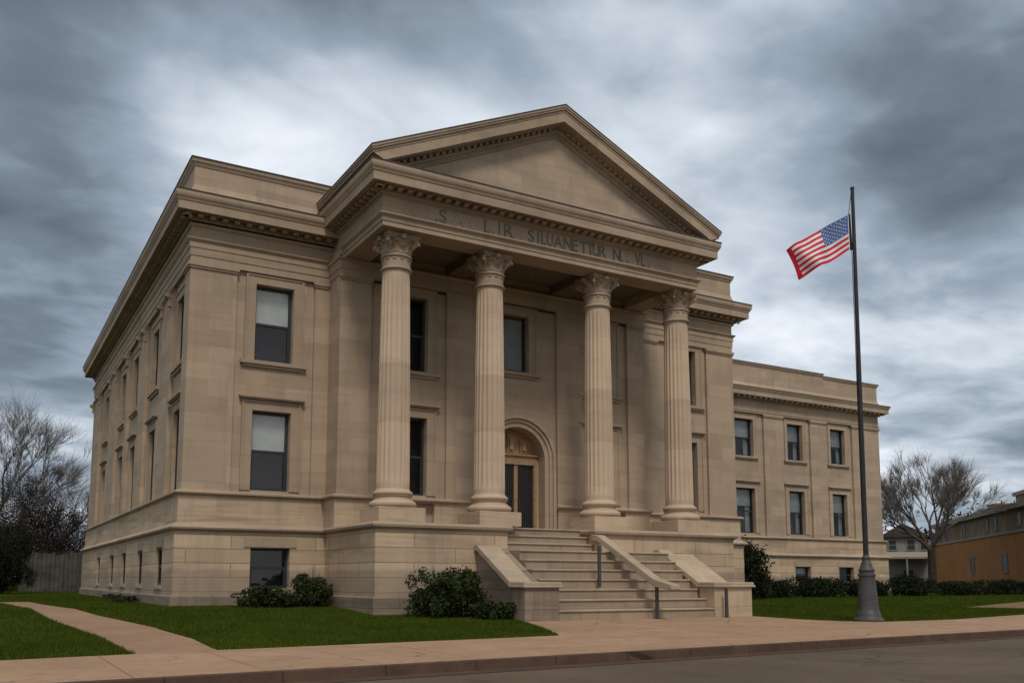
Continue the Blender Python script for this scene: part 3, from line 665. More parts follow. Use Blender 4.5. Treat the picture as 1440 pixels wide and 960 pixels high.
# --- columns
COLY, ZPED, ZSOF = -4.04, 3.36, 13.03
def column(cx):
    sh = MB(); zb, zt = 4.02, 11.72; seg = 160; rows = 14; vs = []
    for i in range(rows+1):
        t = i/rows; r = .575-.085*(t**1.5); z = zb+(zt-zb)*t
        fade = min(1, t/.02+.0, (1-t)/.02)
        for kk in range(seg):
            a = 2*math.pi*kk/seg; ph = (kk % 8)/8.0
            groove = .040*math.sin(math.pi*(ph-.125)/.875)**.7 if ph >= .125 else 0
            rr = r-groove*(1 if 0 < i < rows else 0)
            vs.append((cx+rr*math.cos(a), COLY+rr*math.sin(a), z))
    sh.add(vs, [(i*seg+kk, i*seg+(kk+1) % seg, (i+1)*seg+(kk+1) % seg, (i+1)*seg+kk) for i in range(rows) for kk in range(seg)])
    o = sh.build('column', M['column'], BL, smooth=False)
    pe = MB(); pe.box(cx-.86, cx+.86, COLY-.86, COLY+.86, FLOOR-.01, ZPED); pe.build('pedestal', M['dado'], o, bevel=.02)
    ba = MB()
    prof = [(.80, ZPED)]+[(.70+.12*math.cos(t), ZPED+.13+.12*math.sin(t)) for t in np.linspace(-1.4, 1.4, 8)]+[(.69, ZPED+.27), (.69, ZPED+.30)]
    prof += [(.63+.03*(1-math.sin(t)), ZPED+.30+.12*t/math.pi) for t in np.linspace(0, math.pi, 6)]+[(.69, ZPED+.42)]
    prof += [(.62+.075*math.cos(t), ZPED+.51+.075*math.sin(t)) for t in np.linspace(-1.3, 1.3, 7)]+[(.615, ZPED+.60), (.60, ZPED+.62), (.575, 4.03)]
    ba.lathe(prof, cx, COLY, 48); ba.build('base', M['column'], o, smooth=True)
    # capital: astragal, necking band with ornament, bell, leaves, volutes, abacus
    ca = MB(); z = 11.72
    ca.lathe([(.50, z), (.555, z+.02), (.575, z+.06), (.555, z+.10), (.51, z+.12), (.505, z+.46), (.53, z+.475), (.56, z+.50), (.56, z+.55), (.53, z+.57),
              (.50, z+.59), (.50, z+.80), (.54, z+.98), (.62, z+1.10)], cx, COLY, 40)
    for kk in range(12):
        a = 2*math.pi*kk/12; c, s_ = math.cos(a), math.sin(a)
        ca.tube((cx+.51*c-.07*s_, COLY+.51*s_+.07*c, z+.40), (cx+.51*c+.07*s_, COLY+.51*s_-.07*c, z+.40), .03, .03, 6, cap=True)
    for row, (nl, z0, h, out, wd) in enumerate(((8, z+.60, .26, .09, .16), (8, z+.64, .40, .15, .14))):
        for kk in range(nl):
            a = 2*math.pi*(kk+.5*row)/nl; c, s_ = math.cos(a), math.sin(a); pts = []
            for t in np.linspace(0, 1, 7):
                rr = .505+.03*t+out*t**3; zz_ = z0+h*(t-.32*max(0, t-.72)**1.2*3); ww = wd*(.75+.6*t*(1-t))*(1 if t < .95 else .5)
                for s2 in (-1, 0, 1): pts.append((cx+(rr+(.03 if s2 == 0 else 0))*c-s2*ww*s_, COLY+(rr+(.03 if s2 == 0 else 0))*s_+s2*ww*c, zz_))
            ca.add(pts, [(i*3+j, i*3+j+1, i*3+j+4, i*3+j+3) for i in range(6) for j in range(2)])
    for kk in range(4):     # corner volutes
        a = math.pi/4+kk*math.pi/2; c, s_ = math.cos(a), math.sin(a); prev = None
        for t in np.linspace(0, 1, 22):
            th = t*3.6*math.pi; rr = .15*(1-t)+.02
            q = (cx+(.68+rr*math.cos(th-.3))*c, COLY+(.68+rr*math.cos(th-.3))*s_, z+.96+rr*math.sin(th-.3)*.9)
            if prev: ca.tube(prev, q, .062*(1-.5*t), .062*(1-.5*t), 6, cap=True)
            prev = q
        ca.tube((cx+.5*c, COLY+.5*s_, z+.70), (cx+.80*c, COLY+.80*s_, z+1.08), .05, .07, 6)
    n = 8; pts = []
    for kk in range(4):      # abacus with concave sides
        a = math.pi/4+kk*math.pi/2; b_ = a+math.pi/2
        p, q = Vector((math.cos(a), math.sin(a)))*.93, Vector((math.cos(b_), math.sin(b_)))*.93
        for i in range(n):
            t = i/n; m_ = p.lerp(q, .04+.92*t); pts.append(m_*(1-.14*math.sin(math.pi*t)))
    NP = len(pts)
    for z0, z1, sc in ((z+1.09, z+1.15, .93), (z+1.15, ZSOF, 1.0)):
        vs = [(cx+p.x*sc, COLY+p.y*sc, z0) for p in pts]+[(cx+p.x*sc, COLY+p.y*sc, z1) for p in pts]
        ca.add(vs, [tuple(range(NP))[::-1], tuple(range(NP, 2*NP))]+[(i, (i+1) % NP, (i+1) % NP+NP, i+NP) for i in range(NP)])
    for a in (-math.pi/2, 0, math.pi/2, math.pi):    # abacus flower
        ca.lathe([(.0, z+1.06), (.09, z+1.08), (.11, z+1.16), (.08, z+1.24), (0, z+1.26)], cx+.63*math.cos(a), COLY+.63*math.sin(a), 8)
    ca.build('capital', M['trim'], o, smooth=True)
for cx in (6.27, 10.09, 15.06, 19.16): column(cx)

# --- entablatures
def modillions(mb, pl, u0, u1, n0, n1, z0, z1, w, gap):
    n = max(2, round((u1-u0)/(w+gap))); st_ = (u1-u0)/n
    for i in range(n): pbox(mb, pl, u0+st_*(i+.5)-w/2, u0+st_*(i+.5)+w/2, n0, n1, z0, z1)
def entab(zb, za, zc, o, frieze_h, name_off=0):
    d = o
    return [(-.4, zb), (.0, zb), (.0, zb+.26), (.025, zb+.265), (.03, zb+(za-zb)*.62), (.055, zb+(za-zb)*.63), (.06, za-.13), (.10, za-.09), (.15, za-.03), (.15, za), (.02, za+.02), (.0, za+.04), (.0, za+frieze_h),
            (.05, za+frieze_h+.03), (.09, za+frieze_h+.09), (.10, za+frieze_h+.12)]
def corn(zs, zc, o):
    # from bed moulding to cornice top: soffit at zs
    return [(.10, zs-.22), (.13, zs-.22), (.13, zs), (o*.80, zs), (o*.80, zs-.03), (o*.84, zs-.03), (o*.84, zs+.27), (o*.88, zs+.29), (o*.90, zs+.34), (o*.97, zs+.42), (o, zs+.50), (o, zc-.03), (o-.05, zc), (-.2, zc+.06)]
O = .732
en = MB(); co = MB(); cap = MB(); pa = MB()
pa_prof = [(.30, Z_COR+.03), (.28, Z_COR+.14), (.16, Z_COR+.20), (.07, Z_COR+.34), (.02, Z_COR+.52), (.0, Z_COR+.54), (.0, Z_PAR-.34), (.03, Z_PAR-.32), (.06, Z_PAR-.24), (.11, Z_PAR-.18), (.13, Z_PAR-.06), (-.5, Z_PAR-.06), (-.5, Z_COR)]
ca_prof = [(-.52, Z_PAR-.061), (.155, Z_PAR-.061), (.155, Z_PAR-.02), (-.52, Z_PAR)]
cc_prof = [(-.1, Z_COR+.062), (O-.06, Z_COR+.002), (O+.02, Z_COR-.03), (O+.02, Z_COR+.012), (O-.03, Z_COR+.04), (-.1, Z_COR+.09)]
epro = entab(Z_ARB, Z_ARCH, Z_COR, O, .44)
zs = 14.02
cpro = corn(zs, Z_COR, O)
p_l = [(8, Dp), (0, Dp), (0, 0), (XL+.02, 0)]; p_r = [(XR-.02, 0), (Wd, 0), (Wd, Dp)]
for pth in (p_l, p_r):
    en.sweep(pth, epro); co.sweep(pth, cpro); cap.sweep(pth, cc_prof); cap.sweep(pth, ca_prof); pa.sweep(pth, pa_prof)
for pl, a, b in ((FRONT, -.45, XL-.1), (SIDE, -Dp, .45), (FRONT, XR+.5, Wd+.45), (RSIDE, -.45, AY+2)):
    modillions(co, pl, a, b, .12, .40, zs-.14, zs-.002, .19, .24); modillions(co, pl, a, b, .10, .20, zs-.215, zs-.17, .10, .10)
# rear wing entablature
ZC2, ZP2 = 14.59, 16.42
epro2 = [(-.4, 12.85), (.0, 12.85), (.02, 12.87), (.03, 12.97), (.06, 13.0), (.06, 13.04), (0, 13.06), (0, 13.80), (.06, 13.84), (.10, 13.9)]
a_path = [(AX0, AY), (AX1, AY), (AX1, AD)]
en.sweep(a_path, epro2); co.sweep(a_path, corn(14.05, ZC2, O*.95)); modillions(co, ANX, AX0, AX1+.4, .12, .48, 13.89, 14.048, .24, .30)
cap.sweep(a_path, [(-.1, ZC2+.062), (O*.95-.06, ZC2+.002), (O*.95+.02, ZC2-.03), (O*.95+.02, ZC2+.012), (O*.95-.03, ZC2+.04), (-.1, ZC2+.09)])
def par2(zt): return [(.28, ZC2+.03), (.26, ZC2+.13), (.12, ZC2+.2), (.03, ZC2+.4), (0, ZC2+.45), (0, zt-.3), (.03, zt-.28), (.06, zt-.2), (.10, zt-.16), (.12, zt-.06), (-.5, zt-.06), (-.5, ZC2)]
pa.sweep([(49.27, AY), (AX1, AY), (AX1, AD)], par2(ZP2)); pa.sweep([(AX0+.14, AY), (49.265, AY)], par2(ZP2+.17))
cap.sweep([(49.27, AY), (AX1, AY), (AX1, AD)], [(-.52, ZP2-.061), (.145, ZP2-.061), (.145, ZP2-.02), (-.52, ZP2)]); cap.sweep([(AX0+.14, AY), (49.32, AY)], [(-.52, ZP2+.11), (.145, ZP2+.11), (.145, ZP2+.15), (-.52, ZP2+.17)])
# pier caps along the walls
def piercap(pl, a, b, z, n=.0, console=False):
    pc = MB(); pbox(pc, pl, a-.03, b+.03, n-.02, n+.05, z-.20, z-.12); pbox(pc, pl, a-.06, b+.06, n-.02, n+.09, z-.12, z-.003)
    if console:     # small scrolled consoles at the pier heads
        for uu in (a+.22, b-.22):
            pbox(pc, pl, uu-.13, uu+.13, -.02, .18, z-.42, z-.195); pbox(pc, pl, uu-.10, uu+.10, -.02, .12, z-.75, z-.415)
            pc.tube(pl(uu-.15, .2, z-.3), pl(uu+.15, .2, z-.3), .09, .09, 8, cap=True)
    pc.build('pilaster_cap', M['trim'], BL)
for a, b in ((0, 1.68), (4.66, CXL-.1)): piercap(FRONT, a, b, Z_ARB)
for a, b in ((24.62, Wd), (CXR+.1, 21.5)): piercap(FRONT, a, b, Z_ARB)
for a, b in anx_pil: piercap(ANX, a, b, 12.85)
for a, b in [(CXL, 6.5), (9.74, 11.02), (15.0, 16.3), (18.78, CXR)]: piercap(CENT, a, b, Z_ARB+.1)
for (y0, y1) in side_pil: piercap(SIDE, -y1, -y0, Z_ARB, console=y0 > .1)
# portico entablature: a beam right round three sides
ZA2, ZC3 = 13.44, 14.99; zs3 = 14.34
pth = [(XL, 1.0), (XL, PY), (XR, PY), (XR, 1.0)]
pe_prof = [(-1.0, ZSOF+.02), (-1.0, ZSOF), (.0, ZSOF), (.0, ZSOF+.17), (.03, ZSOF+.175), (.035, ZA2-.10), (.08, ZA2-.07), (.14, ZA2-.02), (.14, ZA2+.02), (.02, ZA2+.04), (.0, ZA2+.06), (.0, 14.06), (.05, 14.09), (.09, 14.15), (.10, 14.19)]
en.sweep(pth, pe_prof + [(-1.0, 14.19)])
en.sweep(pth[::-1], [(1.0, 14.19), (1.0, ZSOF+.02)], capends=False)
c3 = corn(zs3, ZC3, O); co.sweep(pth, c3)
modillions(co, Plane((0, PY), 0), XL-.45, XR+.45, .12, .40, zs3-.13, zs3-.002, .17, .20)
modillions(co, Plane((XL, 0), -math.pi/2), -.2, -PY+.5, .12, .40, zs3-.13, zs3-.002, .17, .20); modillions(co, Plane((XR, 0), math.pi/2), PY-.5, 0, .12, .40, zs3-.13, zs3-.002, .17, .20)
cap.sweep(pth, [(-.1, ZC3+.062), (O-.06, ZC3+.002), (O+.02, ZC3-.03), (O+.02, ZC3+.012), (O-.03, ZC3+.04), (-.1, ZC3+.09)])
# wall architrave inside the portico
en.sweep([(CXL, .2), (CXL, CY), (CXR, CY), (CXR, .2)], [(-.4, Z_ARB+.1), (.03, Z_ARB+.1), (.05, Z_ARB+.3), (.08, Z_ARB+.32), (.10, Z_ARB+.62), (.16, Z_ARB+.66), (.16, Z_ARB+.72), (0, Z_ARB+.74), (0, 13.5)])
en.build('entablature', M['trim'], BL)
co.build('cornice', M['trim'], BL); pa.build('parapet', M['stone'], BL); cap.build('parapet_capping', M['capping'], BL)
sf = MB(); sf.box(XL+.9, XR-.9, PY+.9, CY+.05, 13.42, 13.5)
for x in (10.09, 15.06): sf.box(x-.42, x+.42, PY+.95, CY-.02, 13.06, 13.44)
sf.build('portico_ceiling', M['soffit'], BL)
# --- pediment
AXC, ZAP, SL_ = 12.48, 19.0, .449
zbse = ZC3+.05
def chev(a, b, hwmax):
    hw0 = min(hwmax, (ZAP-a-zbse)/SL_); hw1 = min(hwmax, (ZAP-b-zbse)/SL_)
    P_ = [(-hw0, ZAP-a-SL_*hw0), (0, ZAP-a), (hw0, ZAP-a-SL_*hw0)]; Q = [(hw1, ZAP-b-SL_*hw1), (0, ZAP-b), (-hw1, ZAP-b-SL_*hw1)]
    return [(x+AXC, z) for x, z in P_], [(x+AXC, z) for x, z in Q]
ra = MB()
def layer(mb, a, b, y0, y1, hw):
    P_, Q = chev(a, b, hw)
    mb.prism([P_[0], P_[1], Q[1], Q[2]], y0, y1); mb.prism([P_[1], P_[2], Q[0], Q[1]], y0, y1)
HW = 7.86
layer(ra, .03, .12, PY-O, 3, HW); layer(ra, .12, .20, PY-O+.03, 3, HW-.03); layer(ra, .20, .30, PY-O+.08, 3, HW-.06); layer(ra, .30, .66, PY-O+.10, 3, HW-.1)
layer(ra, .66, .70, PY-O+.18, PY+.5, HW-.1)
layer(ra, .70, .90, PY-.16, PY+.5, HW-.2); layer(ra, .90, .97, PY-.09, PY+.5, HW-.3); layer(ra, .97, 1.05, PY-.05, PY+.5, HW-.3)
for sgn in (-1, 1):
    n = 26
    for i in range(n):
        d0 = .35+(6.9-.35)*(i+.5)/n-.12; d1 = d0+.13
        P_ = [(d0, ZAP-.70-SL_*d0), (d1, ZAP-.70-SL_*d1), (d1, ZAP-.80-SL_*d1), (d0, ZAP-.80-SL_*d0)]
        ra.prism([(AXC+sgn*x, z) for x, z in (P_ if sgn > 0 else P_[::-1])], PY-.30, PY-.155)
ra.build('raking_cornice', M['trim'], BL)
ty = MB(); hw = (ZAP-1.04-zbse)/SL_
ty.add([(AXC-hw, PY+.0, zbse-.02), (AXC+hw, PY+.0, zbse-.02), (AXC, PY+.0, ZAP-1.04)], [(0, 1, 2)])
ty.build('tympanum', M['stone'], BL)
rf = MB()
for sgn in (-1, 1):
    q = [(AXC, PY-O-.02, ZAP), (AXC+sgn*(HW+.02), PY-O-.02, ZAP-SL_*(HW+.02)), (AXC+sgn*(HW+.02), 3, ZAP-SL_*(HW+.02)), (AXC, 3, ZAP)]
    lo = [(x, y, z-.032) for x, y, z in q]
    rf.hexa(lo+q if sgn < 0 else lo[::-1]+q[::-1])
rf.add([(AXC-HW, 3, ZC3), (AXC+HW, 3, ZC3), (AXC, 3, ZAP-.01)], [(2, 1, 0)])
rf.box(.3, Wd-.3, .3, Dp-.3, 14.5, 14.72); rf.box(AX0+.1, AX1-.3, AY+.3, AD, 14.4, 14.65); rf.box(XL+.3, XR-.3, PY+.3, 2.9, 14.6, 14.98)
rf.build('roof', M['capping'], BL)

# --- lettering on the portico frieze
fz = MB(); fz.box(7.0, 17.6, PY-.012, PY+.05, 13.52, 14.05); FZ = fz.build('frieze_panel', M['trim'], BL)
def letter(ch, x, z, h, mat, wide=1.0, name='letter'):
    cu = bpy.data.curves.new('letter', 'FONT'); cu.body = ch; cu.size = h/.70; cu.extrude = .012; cu.offset = .003; cu.align_x = 'LEFT'
    tmp = bpy.data.objects.new('letter', cu); COL.objects.link(tmp)
    dg = bpy.context.evaluated_depsgraph_get(); me = bpy.data.meshes.new_from_object(tmp.evaluated_get(dg)); bpy.data.objects.remove(tmp)
    xs_ = [v.co.x for v in me.vertices]; x0 = min(xs_); wd = max(xs_)-x0
    me.transform(Matrix.Translation((x, PY-.022, z)) @ Matrix.Rotation(math.pi/2, 4, 'X') @ Matrix.Scale(wide, 4, (1, 0, 0)) @ Matrix.Translation((-x0, 0, 0)))
    me.materials.clear(); me.materials.append(mat)
    o = bpy.data.objects.new(name, me); COL.objects.link(o); o.parent = FZ
    return x+wd*wide
def word(txt, x0, x1, z, h, mat):
    n = len(txt); cell = (x1-x0)/n
    for i, ch in enumerate(txt):
        if ch == ' ': continue
        w0 = {'I': .35, '.': .2}.get(ch, 1.0)
        letter(ch, x0+cell*i+cell*(1-w0)*.25, z, h, mat, wide={'W': .6, 'M': .75, 'N': .8}.get(ch, .88))
LZ, LH = 13.56, .47
letter('.', 7.34, LZ, LH, M['letter']); letter('S', 7.50, LZ, LH, M['letter'], 1.05)
letter('A', 8.05, LZ, LH, M['ghost']); letter('V', 8.62, LZ, LH, M['ghost'], .9)
letter('L', 9.33, LZ, LH, M['letter'], .8); letter('.', 9.66, LZ, LH, M['letter']); letter('J', 9.86, LZ, LH, M['letter'], .8); letter('R', 10.17, LZ, LH, M['letter'], 1.1)
for ch, x, wd_ in (('S', 11.22, .95), ('I', 11.62, 1), ('L', 11.80, .75), ('U', 12.05, .7), ('A', 12.36, .9), ('N', 12.82, .9), ('E', 13.22, .95), ('T', 13.56, 1.0), ('T', 13.93, .8), ('U', 14.2, .75), ('R', 14.5, .95),
                   ('N', 15.18, .8), ('L', 15.52, .7), ('.', 15.86, 1), ('V', 16.28, .7), ('L', 16.6, .7), ('.', 16.92, 1)):
    letter(ch, x, LZ, LH, M['letter'], wd_)

# ------------------------------------------------------------------ stair handrail and posts
hr = thing('stair_handrail', 'sloping stone-coloured handrail on two grey posts down the middle of the steps', 'handrail', (14.6, -6.8, .6))
b = MB()
poly = [(-5.0, 2.42), (-5.0, 2.66), (-5.4, 2.60), (-8.6, .98), (-9.5, .80), (-9.5, .62), (-8.6, .72), (-5.4, 2.36)]
vs = [(13.92, y, z) for y, z in poly]+[(14.30, y, z) for y, z in poly]; n = len(poly)
b.add(vs, [tuple(range(n))[::-1], tuple(range(n, 2*n))]+[(i, (i+1) % n, (i+1) % n+n, i+n) for i in range(n)])
rebase(b.build('rail', M['step'], bevel=.03), hr)
for x, y, z0, z1 in ((14.08, -8.57, -.385, .80), (12.62, -7.3, .70, 2.12)):
    p = MB(); p.box(x-.05, x+.05, y-.045, y+.045, z0, z1); rebase(p.build('post', M['iron'], bevel=.008), hr)
po = thing('metal_post', 'short grey square post standing in front of the right stair pier', 'post', (17.2, -8.62, -.37))
p = MB(); p.box(17.15, 17.25, -8.67, -8.58, -.38, .70); rebase(p.build('post_shaft', M['iron'], bevel=.008), po)
p = MB(); p.box(17.11, 17.29, -8.71, -8.54, -.36, -.34); rebase(p.build('base_plate', M['iron']), po)

# ------------------------------------------------------------------ flagpole and flag
FX, FY, FZ0 = 21.07, -11.5, -.46
fp = thing('flagpole', 'tall dark grey flagpole with a flared cast base beside the pavement', 'flagpole', (FX, FY, FZ0))
s = MB(); s.tube((0, 0, 2.0), (.10, -.06, 15.72), .092, .062, 16, cap=True); s.build('shaft', M['pole'], fp, smooth=True)
s = MB()
s.lathe([(.50, 0), (.50, .07), (.47, .10), (.43, .13), (.41, .2), (.40, .30), (.375, .33), (.35, .42), (.335, .6), (.285, 1.35), (.265, 1.52), (.275, 1.55), (.30, 1.58), (.30, 1.63), (.25, 1.66), (.245, 1.71), (.275, 1.74), (.275, 1.79), (.23, 1.83), (.20, 1.92), (.15, 2.06), (.125, 2.12), (.14, 2.15), (.14, 2.22), (.105, 2.26), (.09, 2.3)], 0, 0, 40)
s.build('base', M['iron'], fp, smooth=True)
s = MB(); s.lathe([(.03, 15.7), (.075, 15.71), (.078, 15.76), (.05, 15.80), (.01, 15.81)], .10, -.06, 16); s.build('cap', M['pole'], fp, smooth=True)
s = MB()
for (a, b_) in (((.10, .0, 15.6), (-.02, .05, 14.8)), ((-.02, .05, 14.8), (.05, .045, 13.3)), ((.05, .045, 13.3), (.02, .11, 3.0))): s.tube(a, b_, .012, .012, 6)
s.tube((.0, .055, 14.76), (.035, .05, 13.42), .045, .05, 8, cap=True)
s.build('halyard', M['rope'], fp)
fg = thing('flag', 'American flag with stars and stripes blowing left from the flagpole', 'flag', (21.08, -11.5, 13.4))
vdir = Vector((-.868, .49, 0))      # the way the cloth streams
nrm = Vector((.49, .868, 0))
def flag_pt(u, v):
    """u along the fly, v down the hoist"""
    z_top = 14.27-1.50*u+.12*math.sin(3.0*u); z_bot = 12.97-1.12*u-.05*math.sin(math.pi*u)
    s_ = 2.45*u
    x_shift = .55*u*v*(-1)
    z = z_top+(z_bot-z_top)*v
    dep = .26*math.sin(5.0*u+1.5*v)*min(1, u*2.2)+.13*math.sin(12*u-3.2*v)*u+.05*math.sin(19*u+5*v)*u
    p = Vector((21.0, -11.45, z))+vdir*(s_+x_shift-.02)+nrm*dep
    p.z += .03*math.sin(9*u+2*v)*u
    return p-Vector((21.08, -11.5, 13.4))
NU, NV = 96, 52
cl_ = MB(); cl_.v = [tuple(flag_pt(i/NU, j/NV)) for i in range(NU+1) for j in range(NV+1)]
for i in range(NU):
    for j in range(NV):
        u, v = (i+.5)/NU, (j+.5)/NV; stripe = int(v*13)
        if u < .015: mi = 0
        elif u < .41 and stripe < 7: mi = 2
        elif u > .95-.05*v: mi = 1
        else: mi = 1 if stripe % 2 == 0 else 0
        cl_.f.append((i*(NV+1)+j, (i+1)*(NV+1)+j, (i+1)*(NV+1)+j+1, i*(NV+1)+j+1)); cl_.mi.append(mi)
stb = MB()
for r in range(9):
    for c in range(6 if r % 2 == 0 else 5):
        cu_ = .015+.395*((c*2+1+(r % 2))/12); cv = (7/13)*((r+1)/10); ro = .036
        for side in (-1, 1):
            pts = []
            for kk in range(10):
                a = math.pi/2+kk*math.pi/5; rr = ro*(1 if kk % 2 == 0 else .42)
                pts.append(flag_pt(cu_+rr*math.cos(a)/2.45, cv-rr*math.sin(a)/1.35)+nrm*side*.006)
            stb.add(pts, [tuple(range(10))])
cl_.add(stb.v, stb.f, 0)
cl_.build('cloth', [M['white'], M['red'], M['blue']], fg, smooth=True)

# ------------------------------------------------------------------ foliage helpers
def leaves(name, blobs, per, size, mat, parent=None, jitter=.25, flat=0):
    """leaf quads spread through uneven clumps"""
    V = []
    for (c, r, n) in blobs:
        c = np.array(c); r = np.array(r)
        d = rng.normal(size=(n, 3)); d /= np.linalg.norm(d, axis=1)[:, None]
        rad = rng.uniform(.25, 1, n)**(1/2.2)*(1+jitter*rng.normal(size=n)*.5)
        p = c+d*rad[:, None]*r
        a = rng.normal(size=(n, 3)); a /= np.linalg.norm(a, axis=1)[:, None]
        b = np.cross(a, rng.normal(size=(n, 3))); b /= np.linalg.norm(b, axis=1)[:, None]
        s_ = size*rng.uniform(.5, 1.3, n)[:, None]
        V.append(np.stack([p-a*s_, p+b*s_*.5, p+a*s_, p-b*s_*.5], 1))
    v = np.concatenate(V); o = tri_mesh(name, v, mat, 4)
    if parent is not None: o.parent = parent
    return o
def shrub(name, label, x, y, w, h, d=None, n=2200, leafm='leaf', size=.06, group=None, cat='shrub', clumps=14, z=None, loose=16):
    d = d or w; z0 = zg(y) if z is None else z
    t = thing(name, label, cat, (x, y, z0), group)
    blobs = []
    for i in range(clumps):
        a = random.uniform(0, 2*math.pi); rr = math.sqrt(random.random())*.62; hz_ = random.uniform(.25, .80)
        k_ = (1-.45*max(0, hz_-.4))
        blobs.append(((rr*math.cos(a)*w/2*k_*1.2, rr*math.sin(a)*d/2*k_*1.2, hz_*h), (w*.24*random.uniform(.7, 1.3), d*.24*random.uniform(.7, 1.3), h*.22*random.uniform(.7, 1.3)), n//clumps))
    for i in range(loose):
        a = random.uniform(0, 2*math.pi); rr = random.uniform(.30, .56); hz_ = random.uniform(.12, 1.0)*(1.25-rr)
        blobs.append(((rr*math.cos(a)*w, rr*math.sin(a)*d, hz_*h), (w*.07*random.uniform(.6, 1.5), d*.07*random.uniform(.6, 1.5), h*.13*random.uniform(.5, 1.6)), max(20, n//70)))
    blobs.append(((0, 0, h*.30), (w*.42, d*.42, h*.34), n//3))
    leaves('foliage', blobs, 0, size, M[leafm], t)
    st_ = MB()
    for i in range(26):
        a = random.uniform(0, 6.28); rr = random.uniform(.1, 1.05)
        q = (rr*math.cos(a)*w/2, rr*math.sin(a)*d/2, h*random.uniform(.7, 1.12)*(1.12-.45*rr)); mid = (q[0]*.5, q[1]*.5, h*.35)
        st_.tube((q[0]*.12, q[1]*.12, -.05), mid, .02, .014, 5); st_.tube(mid, q, .013, .004, 4)
    st_.build('stem', M['stem'], t)
    return t
shrub('shrub', 'low dark green shrub under the left basement window', 2.85, -1.5, 2.4, .72, 1.2, 2900)
shrub('shrub', 'upright dark green shrub right of the left basement window', 4.45, -1.35, 1.5, 1.25, 1.2, 3200)
shrub('shrub', 'wide dark green bush against the portico podium left of the steps', 7.2, -6.3, 2.7, 1.6, 1.8, 7500, clumps=22, loose=26)
shrub('shrub', 'small low shrub beside the left stair cheek wall', 8.45, -7.5, 1.7, .62, .9, 2000)
shrub('shrub', 'large rounded evergreen shrub at the right corner of the main block', 27.6, 1.2, 3.4, 3.1, 2.8, 9000, clumps=26, size=.08, leafm='leaf_black')
# clipped hedge in front of the rear wing and on past it
for i, (x, y, w, h) in enumerate(((31.2, 2.6, 3.8, 1.0), (35.2, 2.9, 4.4, 1.2), (39.5, 3.0, 4.2, 1.05), (44.0, 3.2, 4.8, 1.3), (49.0, 3.4, 5.2, 1.0), (54.6, 3.8, 6.0, 1.1))):
    lab = ('low dark hedge plant nearest the large rounded evergreen', 'dark hedge plant below the first basement window of the rear wing', 'dark hedge plant behind the flagpole base, left side',
           'dark hedge plant just right of the flagpole base', 'dark hedge plant in front of the bare spreading tree', 'low hedge plant in front of the orange brick building')[i]
    shrub('hedge_plant', lab, x, y, w, h, 1.6, 4200, size=.075, group='hedge along the rear wing', cat='hedge', clumps=18, leafm='leaf_black')
for i, y in enumerate((6.5, 10.5)):
    shrub('shrub', ('tiny scrubby weed shrub at the foot of the left flank wall', 'small weed shrub further back along the left flank wall')[i], -.75, y, .9, .28, 1.6, 500, size=.05, clumps=6)

# ------------------------------------------------------------------ bare trees
def bare_tree(name, label, loc, height, spread, trunk_r, seed, fork, levels=6, mats=('bark', 'twig'), lean=(0, 0), trunks=None, kids=(3, 4), twigr=.008, cat='tree', fine=3):
    r = random.Random(seed); t = thing(name, label, cat, loc)
    tr = MB(); cr = MB()
    def grow(p, d, ln, rad, lv):
        nseg = 3 if lv > 1 else 2; q = p; dd = d.copy()
        for i in range(nseg):
            dd = (dd+Vector((r.gauss(0, .10), r.gauss(0, .10), r.gauss(.03, .06)))).normalized(); q2 = q+dd*ln/nseg
            r0 = rad*(1-.35*i/nseg); r1 = rad*(1-.35*(i+1)/nseg)
            (tr if lv >= levels-1 else cr).tube(q, q2, r0, r1, 9 if lv >= levels-1 else (5 if lv > 2 else 3))
            if lv > 0 and i > 0 and r.random() < .6:
                side(q2, dd, ln*.55, rad*.42, lv-1)
            q = q2
        if lv == 0:
            for kk in range(fine):
                e = q+(dd*r.uniform(.2, 1)+Vector((r.gauss(0, .45), r.gauss(0, .45), r.gauss(.1, .4))))*ln*.8; cr.tube(p+(q-p)*r.random(), e, twigr*.7, twigr*.4, 3)
        if lv > 0:
            for kk in range(r.choice(kids)):
                side(q, dd, ln*r.uniform(.66, .86), rad*.56, lv-1, .5)
    def side(p, d, ln, rad, lv, ang=.75):
        ax = Vector((r.gauss(0, 1), r.gauss(0, 1), r.gauss(0, 1))).cross(d)
        if ax.length < 1e-3: return
        ax.normalize(); nd = (d+ax*r.uniform(.35, 1.0)*ang*spread).normalized(); nd.z += .10; nd.normalize()
        grow(p, nd, ln, max(rad, twigr), lv)
    if trunks:
        for (dx, dy, dz, sc) in trunks:
            tr.tube((0, 0, -.1), (0, 0, fork), trunk_r, trunk_r*.8, 12)
            grow(Vector((0, 0, fork-.05)), Vector((dx, dy, dz)).normalized(), height*.30*sc, trunk_r*.48*sc, levels-1)
    else:
        grow(Vector((0, 0, -.1)), Vector((lean[0], lean[1], 1)).normalized(), height*.30, trunk_r, levels)
    tr.lathe([(trunk_r*1.5, -.15), (trunk_r*1.2, .1), (trunk_r*1.02, .4)], 0, 0, 12)
    tr.build('trunk', M[mats[0]], t, smooth=True); cr.build('crown', M[mats[1]], t)
    print(name, len(cr.f)); return t
vr = Vector((rt0.x, rt0.y, 0))
def at(px, depth, z=0):
    d = fw*1273.19+rt*(px-690.875); d = d/1273.19*depth; return (cam.matrix_world.translation.x+d.x, cam.matrix_world.translation.y+d.y, z)
